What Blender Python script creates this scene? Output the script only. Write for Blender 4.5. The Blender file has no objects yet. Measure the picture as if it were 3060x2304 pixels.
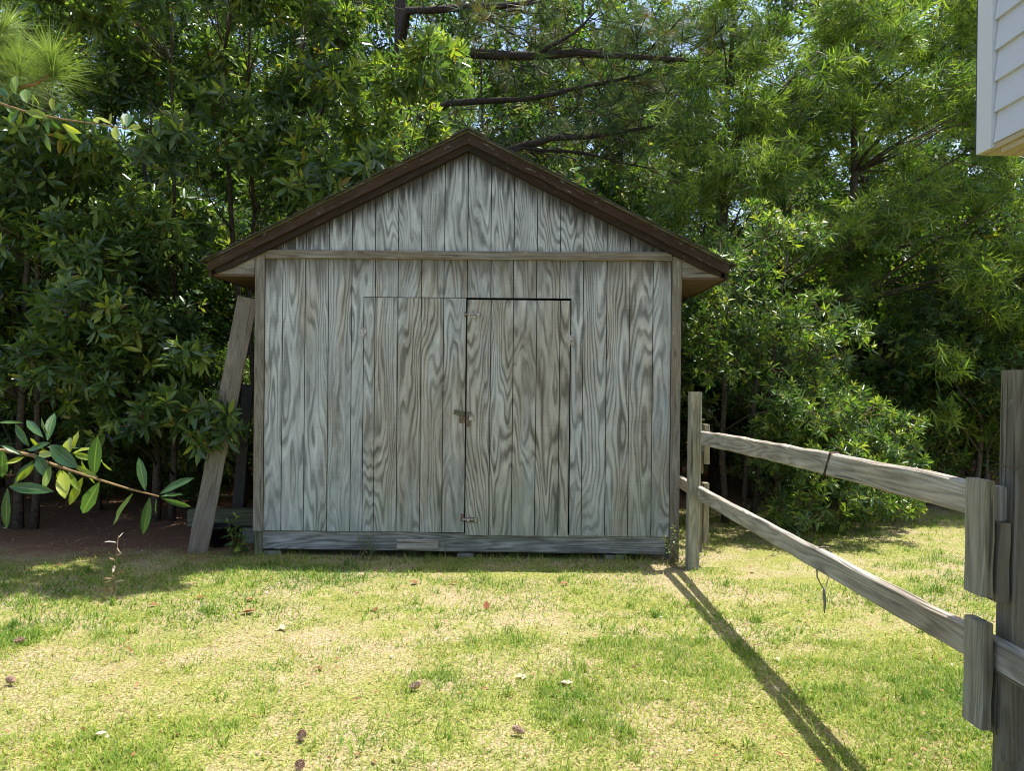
import bpy, math, random
import numpy as np
from mathutils import Vector, Matrix
rng = np.random.default_rng(11)
random.seed(5)
R = math.radians
sc = bpy.context.scene
C = sc.collection
# ------------------------------------------------------------------ camera
FPX = 2200.0                                  # focal length in photo pixels (photo 3060 x 2304)
CAMH = 1.52
cam_d = bpy.data.cameras.new('camera'); cam = bpy.data.objects.new('camera', cam_d); C.objects.link(cam)
cam_d.sensor_width = 36; cam_d.lens = 36 * FPX / 3060; cam_d.clip_start = .05; cam_d.clip_end = 1000
CM = Matrix.Rotation(R(89.82), 3, 'X') @ Matrix.Rotation(R(.55), 3, 'Z')
cam.matrix_world = Matrix.Translation((0, 0, CAMH)) @ CM.to_4x4()
sc.camera = cam
def ray(x, y): return CM @ Vector(((x - 1530) / FPX, (1152 - y) / FPX, -1))
def at(x, y, Y): d = ray(x, y); return Vector((0, 0, CAMH)) + d * (Y / d.y)
def gp(x, y): d = ray(x, y); return Vector((0, 0, CAMH)) + d * (-CAMH / d.z)
DS = 3060 / 2212
def atd(x, y, Y): return at(x * DS, y * DS, Y)
# ------------------------------------------------------------------ light
SUN = Vector((.28, .11, 1)).normalized()
w = bpy.data.worlds.new('World'); sc.world = w; w.use_nodes = True
nt = w.node_tree; nt.nodes.clear()
sky = nt.nodes.new('ShaderNodeTexSky'); sky.sky_type = 'NISHITA'; sky.sun_disc = False
sky.sun_elevation = math.asin(SUN.z); sky.sun_rotation = math.atan2(SUN.x, SUN.y)
sky.dust_density = 2.0
bg = nt.nodes.new('ShaderNodeBackground'); bg.inputs[1].default_value = .15
wo = nt.nodes.new('ShaderNodeOutputWorld')
nt.links.new(sky.outputs[0], bg.inputs[0]); nt.links.new(bg.outputs[0], wo.inputs[0])
sl = bpy.data.lights.new('sun', 'SUN'); sl.energy = 4.8; sl.angle = R(.53); sl.color = (1, .955, .88)
so = bpy.data.objects.new('sun', sl); C.objects.link(so); so.location = (4, 2, 20)
so.rotation_euler = (-SUN).to_track_quat('-Z', 'Y').to_euler()
sc.view_settings.view_transform = 'Standard'; sc.view_settings.look = 'None'
sc.view_settings.exposure = 1.1; sc.view_settings.gamma = 1
sc.render.engine = 'CYCLES'
sc.cycles.max_bounces = 5; sc.cycles.diffuse_bounces = 3; sc.cycles.glossy_bounces = 2
sc.cycles.transmission_bounces = 3; sc.cycles.transparent_max_bounces = 4
sc.cycles.use_denoising = True; sc.cycles.filter_width = 1.05; sc.cycles.use_adaptive_sampling = True; sc.cycles.adaptive_threshold = .02
sc.cycles.caustics_reflective = False; sc.cycles.caustics_refractive = False
# ------------------------------------------------------------------ node helpers
def nd(nt, t, ins=None, **kw):
    n = nt.nodes.new(t)
    for k, v in kw.items(): setattr(n, k, v)
    for k, v in (ins or {}).items():
        if isinstance(v, bpy.types.NodeSocket): nt.links.new(v, n.inputs[k])
        else: n.inputs[k].default_value = v
    return n
def ma(nt, op, a, b=0., c=0., clamp=False):
    return nd(nt, 'ShaderNodeMath', {0: a, 1: b, 2: c}, operation=op, use_clamp=clamp).outputs[0]
def c4(c): return (*c, 1) if len(c) == 3 else c
def ramp(nt, f, stops, interp='LINEAR'):
    n = nd(nt, 'ShaderNodeValToRGB', {0: f}); r = n.color_ramp; r.interpolation = interp
    while len(r.elements) < len(stops): r.elements.new(.5)
    for e, (p, c) in zip(r.elements, stops): e.position = p; e.color = c4(c)
    return n.outputs[0]
def mix(nt, f, a, b, mode='MIX'):
    n = nd(nt, 'ShaderNodeMix', data_type='RGBA', blend_type=mode)
    for i, v in ((0, f), (6, a), (7, b)):
        if isinstance(v, bpy.types.NodeSocket): nt.links.new(v, n.inputs[i])
        else: n.inputs[i].default_value = v if i == 0 else c4(v)
    return n.outputs[2]
def noise(nt, vec, scale=1., detail=2., rough=.5, dist=0.):
    return nd(nt, 'ShaderNodeTexNoise', {'Vector': vec, 'Scale': scale, 'Detail': detail, 'Roughness': rough, 'Distortion': dist}).outputs[0]
def scl(nt, vec, s, off=(0, 0, 0)):
    return nd(nt, 'ShaderNodeMapping', {'Vector': vec, 'Scale': s, 'Location': off}).outputs[0]
def smooth(nt, v, lo, hi):
    return nd(nt, 'ShaderNodeMapRange', {0: v, 1: lo, 2: hi, 3: 0., 4: 1.}, interpolation_type='SMOOTHSTEP').outputs[0]
def newmat(name):
    m = bpy.data.materials.new(name); m.use_nodes = True; m.node_tree.nodes.clear(); return m, m.node_tree
def finish(nt, bsdf): nd(nt, 'ShaderNodeOutputMaterial', {0: bsdf})
def principled(nt, col, rough=.8, spec=.3, bump=None, bs=.3, bd=.01, metal=0.):
    n = nd(nt, 'ShaderNodeBsdfPrincipled', {'Base Color': col if isinstance(col, bpy.types.NodeSocket) else c4(col), 'Roughness': rough, 'Specular IOR Level': spec, 'Metallic': metal})
    if bump is not None:
        b = nd(nt, 'ShaderNodeBump', {'Height': bump, 'Strength': bs, 'Distance': bd}); nt.links.new(b.outputs[0], n.inputs['Normal'])
    return n.outputs[0]
# ------------------------------------------------------------------ materials
M = {}
def mk_siding():
    m, nt = newmat('weathered plywood siding')
    oc = nd(nt, 'ShaderNodeTexCoord').outputs['Object']
    oi = nd(nt, 'ShaderNodeObjectInfo'); col = nd(nt, 'ShaderNodeSeparateColor', {0: oi.outputs['Color']})
    seed, brown = col.outputs[0], col.outputs[1]
    off = nd(nt, 'ShaderNodeCombineXYZ', {0: ma(nt, 'MULTIPLY', seed, 37.), 1: ma(nt, 'MULTIPLY', seed, 91.), 2: ma(nt, 'MULTIPLY', seed, 53.)}).outputs[0]
    sp = nd(nt, 'ShaderNodeSeparateXYZ', {0: oc}); X, Z = sp.outputs[0], sp.outputs[2]
    v = nd(nt, 'ShaderNodeVectorMath', {0: oc, 1: off}, operation='ADD').outputs[0]
    h = noise(nt, scl(nt, v, (2.1, 0, .30)), 1., 3.4, .44, .15)
    h2 = noise(nt, scl(nt, v, (9, 0, 2.0)), 1., 2., .5)
    f = ma(nt, 'ADD', ma(nt, 'ADD', ma(nt, 'MULTIPLY', h, 38.), ma(nt, 'MULTIPLY', h2, 1.5)), ma(nt, 'MULTIPLY', X, 17.))
    s = ma(nt, 'FRACT', f)
    line = ma(nt, 'SUBTRACT', smooth(nt, s, .02, .42), smooth(nt, s, .70, .98))    # soft one way, sharp the other
    amp = smooth(nt, noise(nt, scl(nt, v, (2.6, 0, .8), (9, 0, 4)), 1., 3.), .30, .60)
    fine = noise(nt, nd(nt, 'ShaderNodeCombineXYZ', {0: ma(nt, 'ADD', ma(nt, 'MULTIPLY', f, 2.6), ma(nt, 'MULTIPLY', X, 22.)), 1: ma(nt, 'MULTIPLY', Z, 1.4), 2: seed}).outputs[0], 1., 3., .65)
    saw = noise(nt, scl(nt, v, (2.5, 0, 170)), 1., 2., .6)
    blotch = noise(nt, scl(nt, v, (11, 0, 2.2), (3, 0, 8)), 1., 6., .68)
    g = ma(nt, 'ADD', ma(nt, 'MULTIPLY', ma(nt, 'MULTIPLY', ma(nt, 'SUBTRACT', line, .55), .29), ma(nt, 'ADD', amp, .30)), .53)
    g = ma(nt, 'ADD', g, ma(nt, 'MULTIPLY', ma(nt, 'SUBTRACT', fine, .5), .75))
    g = ma(nt, 'ADD', g, ma(nt, 'MULTIPLY', ma(nt, 'MULTIPLY', ma(nt, 'SUBTRACT', saw, .5), smooth(nt, noise(nt, scl(nt, v, (3, 0, 1.3), (1, 0, 6)), 1., 3.), .42, .60)), .26))
    g = ma(nt, 'ADD', g, ma(nt, 'MULTIPLY', ma(nt, 'SUBTRACT', blotch, .5), 1.0), clamp=True)
    cool = ramp(nt, g, [(.05, (.088, .092, .090)), (.33, (.205, .214, .214)), (.60, (.362, .376, .378)), (.92, (.56, .577, .582))])
    warm = ramp(nt, g, [(.05, (.062, .055, .043)), (.33, (.168, .154, .127)), (.60, (.318, .298, .258)), (.92, (.50, .477, .43))])
    wn = noise(nt, scl(nt, v, (4.5, 0, .8), (5, 0, 1)), 1., 4., .62)
    wf = smooth(nt, ma(nt, 'ADD', wn, ma(nt, 'MULTIPLY', ma(nt, 'SUBTRACT', brown, .5), .42)), .40, .66)
    cc = mix(nt, wf, cool, warm)
    green = smooth(nt, ma(nt, 'ADD', ma(nt, 'MULTIPLY', Z, -.9), ma(nt, 'MULTIPLY', noise(nt, scl(nt, v, (3.5, 0, 1.6), (2, 0, 2)), 1., 4., .6), 2.2)), .35, 1.25)
    cc = mix(nt, ma(nt, 'MULTIPLY', green, .5), cc, mix(nt, .75, cc, (.20, .27, .20)))
    # black mildew running down from under the rake boards, and brown runs under the band
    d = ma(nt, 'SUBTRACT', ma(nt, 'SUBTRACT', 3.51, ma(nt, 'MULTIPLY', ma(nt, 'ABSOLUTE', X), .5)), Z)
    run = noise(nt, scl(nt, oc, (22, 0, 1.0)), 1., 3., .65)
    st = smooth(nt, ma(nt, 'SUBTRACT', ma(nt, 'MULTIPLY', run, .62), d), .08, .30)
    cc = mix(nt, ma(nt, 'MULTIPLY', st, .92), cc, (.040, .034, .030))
    d2 = ma(nt, 'SUBTRACT', 2.585, Z)
    up = ma(nt, 'GREATER_THAN', d2, 0.)
    run2 = noise(nt, scl(nt, oc, (9, 0, .8), (3, 0, 0)), 1., 4., .65)
    st2 = ma(nt, 'MULTIPLY', smooth(nt, ma(nt, 'SUBTRACT', ma(nt, 'MULTIPLY', run2, .8), d2), .12, .42), up)
    cc = mix(nt, ma(nt, 'MULTIPLY', st2, .7), cc, (.10, .08, .06))
    # a few rusty nail dots and dark knots
    vo = nd(nt, 'ShaderNodeTexVoronoi', {'Vector': scl(nt, v, (1.7, 0, .55)), 'Scale': 1., 'Randomness': 1.})
    kn = ma(nt, 'SUBTRACT', 1., smooth(nt, vo.outputs['Distance'], .02, .07))
    cc = mix(nt, ma(nt, 'MULTIPLY', kn, .6), cc, (.12, .095, .07))
    bump = ma(nt, 'ADD', ma(nt, 'MULTIPLY', line, .7), ma(nt, 'ADD', ma(nt, 'MULTIPLY', saw, .6), fine))
    finish(nt, principled(nt, cc, .85, .25, bump, .45, .006)); return m
M['siding'] = mk_siding()
def mk_lumber(name, c0, c1, c2, warm, wamt=.4, con=1., lichen=0.):
    m, nt = newmat(name)
    uv = nd(nt, 'ShaderNodeUVMap').outputs[0]
    rnd = nd(nt, 'ShaderNodeObjectInfo').outputs['Random']
    off = nd(nt, 'ShaderNodeCombineXYZ', {0: ma(nt, 'MULTIPLY', rnd, 61.), 1: ma(nt, 'MULTIPLY', rnd, 23.), 2: rnd}).outputs[0]
    v = nd(nt, 'ShaderNodeVectorMath', {0: uv, 1: off}, operation='ADD').outputs[0]
    h = noise(nt, scl(nt, v, (.7, 9, 1)), 1., 1.5, .45, .2)
    s = ma(nt, 'FRACT', ma(nt, 'MULTIPLY', h, 13.))
    line = ma(nt, 'SUBTRACT', smooth(nt, s, 0., .6), smooth(nt, s, .75, 1.))
    fine = noise(nt, scl(nt, v, (5, 190, 1)), 1., 3., .65)
    bl = noise(nt, scl(nt, v, (2.5, 9, 1), (4, 4, 0)), 1., 4., .6)
    g = ma(nt, 'ADD', .5, ma(nt, 'MULTIPLY', ma(nt, 'SUBTRACT', line, .5), .20 * con))
    g = ma(nt, 'ADD', g, ma(nt, 'MULTIPLY', ma(nt, 'SUBTRACT', fine, .5), .6 * con))
    g = ma(nt, 'ADD', g, ma(nt, 'MULTIPLY', ma(nt, 'SUBTRACT', bl, .5), .8 * con), clamp=True)
    cc = ramp(nt, g, [(.08, c0), (.5, c1), (.92, c2)])
    wf = smooth(nt, noise(nt, scl(nt, v, (1.2, 5, 1), (1, 7, 0)), 1., 4., .6), .42, .68)
    cc = mix(nt, ma(nt, 'MULTIPLY', wf, wamt), cc, mix(nt, 1., cc, warm, 'MULTIPLY'))
    # long drying cracks and small knots
    cr = noise(nt, scl(nt, v, (1.6, 60, 1), (8, 1, 0)), 1., 2., .5)
    ck = ma(nt, 'SUBTRACT', 1., smooth(nt, cr, .30, .36))
    cc = mix(nt, ma(nt, 'MULTIPLY', ck, .75), cc, (.03, .026, .02))
    vo = nd(nt, 'ShaderNodeTexVoronoi', {'Vector': scl(nt, v, (2.2, 7, 1)), 'Scale': 1., 'Randomness': 1.})
    kn = ma(nt, 'SUBTRACT', 1., smooth(nt, vo.outputs['Distance'], .05, .12))
    cc = mix(nt, ma(nt, 'MULTIPLY', kn, .55), cc, (.07, .05, .035))
    if lichen:
        li = smooth(nt, noise(nt, scl(nt, v, (14, 30, 1)), 1., 4., .7), .60, .70)
        cc = mix(nt, ma(nt, 'MULTIPLY', li, lichen), cc, (.42, .44, .36))
    bump = ma(nt, 'ADD', ma(nt, 'ADD', ma(nt, 'MULTIPLY', line, .5), fine), ma(nt, 'MULTIPLY', ck, -1.5))
    finish(nt, principled(nt, cc, .85, .25, bump, .5, .006)); return m
M['trim'] = mk_lumber('weathered trim board', (.07, .058, .045), (.185, .165, .135), (.33, .305, .265), (.95, .78, .62), .7, lichen=.3)
M['rake'] = mk_lumber('brown stained rake board', (.012, .008, .006), (.040, .025, .017), (.11, .074, .052), (1.2, .9, .7), .6, con=.6, lichen=.35)
M['rake_low'] = mk_lumber('dark brown lower rake board', (.008, .006, .005), (.026, .017, .012), (.07, .048, .036), (1.2, .9, .7), .6, con=.6, lichen=.12)
M['skirt'] = mk_lumber('grey rim joist', (.05, .049, .043), (.20, .20, .19), (.44, .45, .45), (.9, .85, .72), .5, con=1.3)
M['rail'] = mk_lumber('silvery weathered rail', (.12, .105, .085), (.31, .285, .24), (.52, .49, .43), (1., .86, .72), .6, con=1.3, lichen=.15)
M['post'] = mk_lumber('grey green fence post', (.10, .09, .06), (.24, .222, .165), (.40, .38, .295), (.95, .85, .65), .6, con=1.25, lichen=.25)
M['post_shaded'] = mk_lumber('weathered post with painted shade', (.055, .048, .034), (.155, .14, .108), (.27, .25, .20), (.95, .85, .65), .6, lichen=.2)  # darker copy of the post wood, shade of the house put into its colour
M['plank'] = mk_lumber('leaning grey brown plank', (.075, .062, .05), (.20, .175, .145), (.34, .305, .26), (1., .8, .62), .6, con=.7)
M['dark_timber'] = mk_lumber('damp green timber', (.035, .035, .022), (.095, .095, .06), (.19, .19, .13), (.9, .95, .6), .5)
M['soffit'] = mk_lumber('brown plywood soffit', (.05, .032, .022), (.10, .066, .045), (.15, .105, .075), (1., .8, .6), .5, con=.4)
M['ply'] = mk_lumber('pale plywood soffit', (.28, .23, .16), (.42, .36, .26), (.54, .47, .36), (1., .9, .7), .4, con=.6)
def mk_plain(name, col, rough=.7, spec=.3, var=.25, sc_=30., metal=0., rust=0.):
    m, nt = newmat(name)
    oc = nd(nt, 'ShaderNodeTexCoord').outputs['Object']
    n = noise(nt, oc, sc_, 4., .6)
    a = tuple(x * (1 - var) for x in col); b = tuple(min(1, x * (1 + var)) for x in col)
    cc = ramp(nt, n, [(.3, a), (.7, b)])
    if rust:
        rf = smooth(nt, noise(nt, scl(nt, oc, (60, 60, 60), (3, 1, 2)), 1., 4., .6), .45, .6)
        cc = mix(nt, ma(nt, 'MULTIPLY', rf, rust), cc, (.16, .055, .02))
    finish(nt, principled(nt, cc, rough, spec, n, .2, .004, metal)); return m
M['vinyl'] = mk_plain('white vinyl siding', (.52, .54, .62), .5, .35, .10, 3.)
M['vinyl_trim'] = mk_plain('white corner post', (.60, .62, .68), .45, .4, .02, 4.)
M['house_dark'] = mk_plain('dark trim edge', (.05, .055, .06), .6)
M['shingle'] = mk_plain('asphalt shingle', (.07, .065, .06), .95, .15, .55, 120.)
M['steel'] = mk_plain('galvanised steel', (.42, .43, .43), .45, .5, .2, 50., .6, rust=.75)
M['rusty'] = mk_plain('rusty steel', (.15, .125, .10), .7, .3, .5, 60., .3, rust=.55)
M['black_gap'] = mk_plain('dark interior boards', (.05, .045, .04), .9)
M['pot'] = mk_plain('black plastic pot', (.012, .012, .013), .4, .4, .2)
M['rope'] = mk_plain('old grey rope', (.20, .18, .14), .9, .1, .4, 200.)
M['cone'] = mk_plain('brown pine cone', (.36, .24, .18), .8, .2, .5, 60.)
M['bark'] = mk_plain('grey brown bark', (.085, .068, .055), .95, .1, .55, 25.)
M['pinebark'] = mk_plain('dark pine bark', (.055, .044, .037), .95, .1, .55, 25.)
M['twig'] = mk_plain('thin twig bark', (.10, .075, .05), .9, .1, .4, 30.)
M['greenstem'] = mk_plain('brown green stem', (.20, .13, .06), .7, .3, .3, 40.)
M['block'] = mk_plain('mossy foundation block', (.21, .21, .17), .95, .1, .35, 25.)
M['redtag'] = mk_plain('orange red fallen leaf', (.40, .13, .075), .7, .2, .2, 40.)
def mk_leaf(name, stops, trans=.35, rough=.38, spec=.5, tcol=(1.35, 1.5, .5)):
    m, nt = newmat(name)
    t = nd(nt, 'ShaderNodeAttribute', attribute_name='tint').outputs['Fac']
    cc = ramp(nt, t, stops)
    p = principled(nt, cc, rough, spec)
    tl = nd(nt, 'ShaderNodeBsdfTranslucent', {0: mix(nt, 1., cc, tcol, 'MULTIPLY')}).outputs[0]
    finish(nt, nd(nt, 'ShaderNodeMixShader', {0: trans, 1: p, 2: tl}).outputs[0]); return m
M['bay'] = mk_leaf('glossy evergreen leaf', [(0, (.052, .090, .040)), (.45, (.098, .165, .055)), (.75, (.18, .255, .055)), (.93, (.33, .38, .06)), (1, (.32, .22, .06))], .43, .28, .6)
M['bush'] = mk_leaf('waxy shrub leaf', [(0, (.045, .090, .032)), (.5, (.095, .17, .046)), (.8, (.19, .28, .055)), (1, (.33, .35, .06))], .40, .32, .55)
M['willow'] = mk_leaf('narrow green leaf', [(0, (.052, .100, .030)), (.5, (.105, .185, .042)), (1, (.25, .32, .058))], .46, .42, .4)
M['wood'] = mk_leaf('forest leaf', [(0, (.034, .072, .026)), (.5, (.075, .145, .036)), (.85, (.16, .23, .045)), (1, (.27, .27, .06))], .48, .45, .35)
M['needle'] = mk_leaf('pine needle', [(0, (.045, .085, .035)), (.5, (.085, .14, .05)), (.8, (.15, .20, .07)), (1, (.20, .115, .05))], .3, .5, .4)
M['young_needle'] = mk_leaf('bright young pine needle', [(0, (.10, .16, .05)), (.5, (.18, .25, .08)), (1, (.30, .36, .13))], .35, .45, .4)
M['grass'] = mk_leaf('lawn grass', [(0, (.070, .155, .018)), (.35, (.185, .29, .032)), (.6, (.335, .365, .068)), (.8, (.50, .425, .18)), (1, (.43, .30, .17))], .38, .6, .25, (1.15, 1.2, .7))
M['straw'] = mk_leaf('pine straw', [(0, (.14, .062, .034)), (.6, (.32, .16, .085)), (1, (.46, .30, .17))], .1, .7, .2, (1, 1, 1))
M['litter'] = mk_leaf('dead leaf', [(0, (.14, .055, .025)), (.5, (.30, .15, .07)), (.8, (.46, .33, .20)), (1, (.66, .58, .46))], .15, .7, .2, (1, .9, .7))
def mk_bigleaf():
    m, nt = newmat('broad glossy leaf with pale midrib')
    uv = nd(nt, 'ShaderNodeUVMap').outputs[0]
    oi = nd(nt, 'ShaderNodeObjectInfo'); col = nd(nt, 'ShaderNodeSeparateColor', {0: oi.outputs['Color']})
    sp = nd(nt, 'ShaderNodeSeparateXYZ', {0: uv}); u, v = sp.outputs[0], sp.outputs[1]
    base = ramp(nt, col.outputs[0], [(0, (.026, .065, .028)), (.5, (.052, .12, .032)), (.8, (.15, .22, .03)), (1, (.27, .30, .035))])
    vein = noise(nt, scl(nt, nd(nt, 'ShaderNodeCombineXYZ', {0: ma(nt, 'ADD', u, ma(nt, 'MULTIPLY', ma(nt, 'ABSOLUTE', ma(nt, 'SUBTRACT', v, .5)), -.35)), 1: v}).outputs[0], (26, 1.5, 1)), 1., 2., .5)
    base = mix(nt, ma(nt, 'MULTIPLY', smooth(nt, vein, .5, .62), .22), base, mix(nt, 1., base, (1.7, 1.6, 1.3), 'MULTIPLY'))
    mid = ma(nt, 'SUBTRACT', 1., smooth(nt, ma(nt, 'ABSOLUTE', ma(nt, 'SUBTRACT', v, .5)), .02, .06))
    base = mix(nt, ma(nt, 'MULTIPLY', mid, .42), base, (.24, .30, .10))
    p = principled(nt, base, .38, .5, vein, .12, .002)
    tl = nd(nt, 'ShaderNodeBsdfTranslucent', {0: mix(nt, 1., base, (1.5, 1.6, .5), 'MULTIPLY')}).outputs[0]
    finish(nt, nd(nt, 'ShaderNodeMixShader', {0: .38, 1: p, 2: tl}).outputs[0]); return m
M['bigleaf'] = mk_bigleaf()
def mk_ground():
    m, nt = newmat('lawn soil and forest floor')
    oc = nd(nt, 'ShaderNodeTexCoord').outputs['Object']
    sp = nd(nt, 'ShaderNodeSeparateXYZ', {0: oc}); X, Y = sp.outputs[0], sp.outputs[1]
    n1 = noise(nt, oc, 1.1, 4., .6); n2 = noise(nt, oc, 70., 4., .7); n3 = noise(nt, scl(nt, oc, (1, 1, 1), (5, 3, 0)), 3.2, 4., .6)
    thatch = ramp(nt, n2, [(.30, (.09, .068, .036)), (.5, (.28, .225, .125)), (.70, (.54, .45, .29))])
    greenish = ramp(nt, n2, [(.30, (.06, .07, .016)), (.5, (.19, .20, .05)), (.72, (.36, .35, .12))])
    lawn = mix(nt, smooth(nt, ma(nt, 'ADD', ma(nt, 'MULTIPLY', n1, .6), ma(nt, 'MULTIPLY', n3, .4)), .40, .58), thatch, greenish)
    bare = smooth(nt, n3, .58, .70)
    lawn = mix(nt, ma(nt, 'MULTIPLY', bare, .5), lawn, ramp(nt, n2, [(.3, (.26, .19, .12)), (.7, (.52, .42, .30))]))
    floor_ = ramp(nt, noise(nt, scl(nt, oc, (40, 90, 1)), 1., 4., .7), [(.3, (.07, .038, .024)), (.5, (.20, .105, .062)), (.75, (.38, .23, .14))])
    # edge of the wood: closer on the left of the shed than on the right
    edge = nd(nt, 'ShaderNodeMapRange', {0: X, 1: -2.6, 2: 2.4, 3: 6.35, 4: 9.3}).outputs[0]
    f = smooth(nt, ma(nt, 'SUBTRACT', ma(nt, 'ADD', Y, ma(nt, 'MULTIPLY', ma(nt, 'SUBTRACT', n3, .5), 1.6)), edge), -.35, .35)
    finish(nt, principled(nt, mix(nt, f, lawn, floor_), .95, .1, n2, .6, .02)); return m
M['ground'] = mk_ground()
# ------------------------------------------------------------------ mesh helpers
def tag(o, label=None, cat=None, group=None, kind=None):
    for k, v in (('label', label), ('category', cat), ('group', group), ('kind', kind)):
        if v: o[k] = v
    return o
def empty(name, loc=(0, 0, 0), rz=0., label=None, cat=None, group=None):
    o = bpy.data.objects.new(name, None); C.objects.link(o); o.location = loc; o.rotation_euler = (0, 0, rz); o.empty_display_size = .1
    return tag(o, label, cat, group)
def link(name, me, mat, parent=None, col=None):
    o = bpy.data.objects.new(name, me); C.objects.link(o)
    if mat and not me.materials: me.materials.append(M[mat])
    if parent: o.parent = parent
    if col: o.color = (*col, 1)
    return o
class MB:
    def __init__(s): s.v = []; s.f = []; s.uv = []
    def quad(s, idx, uvs=None):
        s.f.append(idx); s.uv.extend(uvs or [(0, 0)] * len(idx))
    def prism(s, poly, y0, y1):
        """polygon in x,z (counter-clockwise seen from -y), extruded from y0 (front) to y1"""
        n = len(poly); b = len(s.v)
        s.v += [(x, y0, z) for x, z in poly] + [(x, y1, z) for x, z in poly]
        s.quad(tuple(range(b, b + n)), [(x, z) for x, z in poly])
        s.quad(tuple(range(b + 2 * n - 1, b + n - 1, -1)), [(x, z) for x, z in reversed(poly)])
        for i in range(n):
            j = (i + 1) % n
            s.quad((b + j, b + i, b + n + i, b + n + j), [(poly[j][0], poly[j][1]), (poly[i][0], poly[i][1])] + [(poly[i][0], poly[i][1] + .03), (poly[j][0], poly[j][1] + .03)])
        return s
    def box(s, x0, x1, y0, y1, z0, z1): return s.prism([(x0, z0), (x1, z0), (x1, z1), (x0, z1)], y0, y1)
    def board(s, p0, p1, wide, thick, up=(0, 0, 1), seg=1, ch=.006, wob=0., seed=0, sag=0., scale_end=1., bow=0.):
        """lumber from p0 to p1: wide along 'up', thick sideways; chamfered edges, UV along the grain"""
        r = np.random.default_rng(seed); p0 = Vector(p0); p1 = Vector(p1); d = (p1 - p0); L = d.length; d.normalize()
        side = d.cross(Vector(up)).normalized(); upv = side.cross(d).normalized()
        a, b = wide / 2, thick / 2
        sec = [(-a + ch, -b), (a - ch, -b), (a, -b + ch), (a, b - ch), (a - ch, b), (-a + ch, b), (-a, b - ch), (-a, -b + ch)]
        per = [0]
        for i in range(8): q = sec[i]; e = sec[(i + 1) % 8]; per.append(per[-1] + math.dist(q, e))
        base = len(s.v); wv = r.normal(0, wob, (seg + 1, 4)) if wob else np.zeros((seg + 1, 4))
        for i in range(seg + 1):
            t = i / seg; c = p0 + d * (L * t) - Vector((-bow * 4 * t * (1 - t), 0, sag * 4 * t * (1 - t))); k = 1 + (scale_end - 1) * t
            for (u, vv) in sec:
                u2 = u * k + (wv[i, 0] if u > 0 else wv[i, 1]); v2 = vv + (wv[i, 2] if vv > 0 else wv[i, 3]) * .5
                s.v.append(tuple(c + upv * u2 + side * v2))
        for i in range(seg):
            for k in range(8):
                k2 = (k + 1) % 8; A = base + i * 8; B = A + 8
                u0, u1 = L * i / seg, L * (i + 1) / seg
                s.quad((A + k, A + k2, B + k2, B + k), [(u0, per[k]), (u0, per[k + 1]), (u1, per[k + 1]), (u1, per[k])])
        s.quad(tuple(base + k for k in range(7, -1, -1)), [(sec[k][0] * .1, sec[k][1]) for k in range(7, -1, -1)])
        e = base + seg * 8; s.quad(tuple(e + k for k in range(8)), [(sec[k][0] * .1, sec[k][1]) for k in range(8)])
        return s
    def tube(s, pts, rad, n=6, cap=True):
        pts = [Vector(p) for p in pts]; base = len(s.v); L = 0
        for i, p in enumerate(pts):
            d = (pts[min(i + 1, len(pts) - 1)] - pts[max(i - 1, 0)]).normalized()
            a = d.cross(Vector((0, 0, 1)) if abs(d.z) < .9 else Vector((1, 0, 0))).normalized(); b = d.cross(a)
            r = rad[i] if hasattr(rad, '__len__') else rad
            for k in range(n):
                t = 2 * math.pi * k / n; s.v.append(tuple(p + (a * math.cos(t) + b * math.sin(t)) * r))
        for i in range(len(pts) - 1):
            for k in range(n):
                k2 = (k + 1) % n; A = base + i * n
                s.quad((A + k, A + n + k, A + n + k2, A + k2), [(i * .2, k / n), (i * .2 + .2, k / n), (i * .2 + .2, (k + 1) / n), (i * .2, (k + 1) / n)])
        if cap:
            s.quad(tuple(base + k for k in range(n))); e = base + (len(pts) - 1) * n; s.quad(tuple(e + k for k in range(n - 1, -1, -1)))
        return s
    def mesh(s, name, smooth=False):
        me = bpy.data.meshes.new(name); me.from_pydata(s.v, [], s.f)
        ul = me.uv_layers.new(name='UVMap'); ul.data.foreach_set('uv', np.array(s.uv, dtype=np.float32).ravel())
        if smooth: me.polygons.foreach_set('use_smooth', np.ones(len(me.polygons), bool))
        return me
    def obj(s, name, mat, parent=None, smooth=False, col=None): return link(name, s.mesh(name, smooth), mat, parent, col)
def unit(a): return a / np.maximum(np.linalg.norm(a, axis=-1, keepdims=True), 1e-9)
def curve_pts(p0, p1, n, bend, r):
    p0 = np.array(p0, float); p1 = np.array(p1, float); L = np.linalg.norm(p1 - p0)
    off = np.cumsum(r.normal(0, bend * L / n, (n + 1, 3)), axis=0); t = np.linspace(0, 1, n + 1)[:, None]
    off = off - off[0] - t * (off[-1] - off[0])
    return p0 + (p1 - p0) * t + off
# leaf templates: (t along, s side, n normal), faces
T_LEAF = (np.array([(0, 0, 0), (.3, .42, .10), (.32, 0, -.05), (.3, -.42, .10), (.68, .38, .08), (.68, 0, -.10), (.68, -.38, .08), (1, 0, -.22)], float),
          [(0, 2, 1), (0, 3, 2), (1, 2, 5, 4), (2, 3, 6, 5), (4, 5, 7), (5, 6, 7)])
T_RHOM = (np.array([(0, 0, 0), (.45, .5, .08), (.48, 0, -.06), (.45, -.5, .08), (1, 0, -.15)], float), [(0, 2, 1), (0, 3, 2), (1, 2, 4), (2, 3, 4)])
T_BLADE = (np.array([(0, .5, 0), (0, -.5, 0), (.55, .4, .0), (.55, -.4, .0), (1, 0, -.22)], float), [(0, 1, 3, 2), (2, 3, 4)])
T_STRIP = (np.array([(0, .35, 0), (0, -.35, 0), (.5, .5, .02), (.5, -.5, .02), (1, 0, -.10)], float), [(0, 1, 3, 2), (2, 3, 4)])
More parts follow.
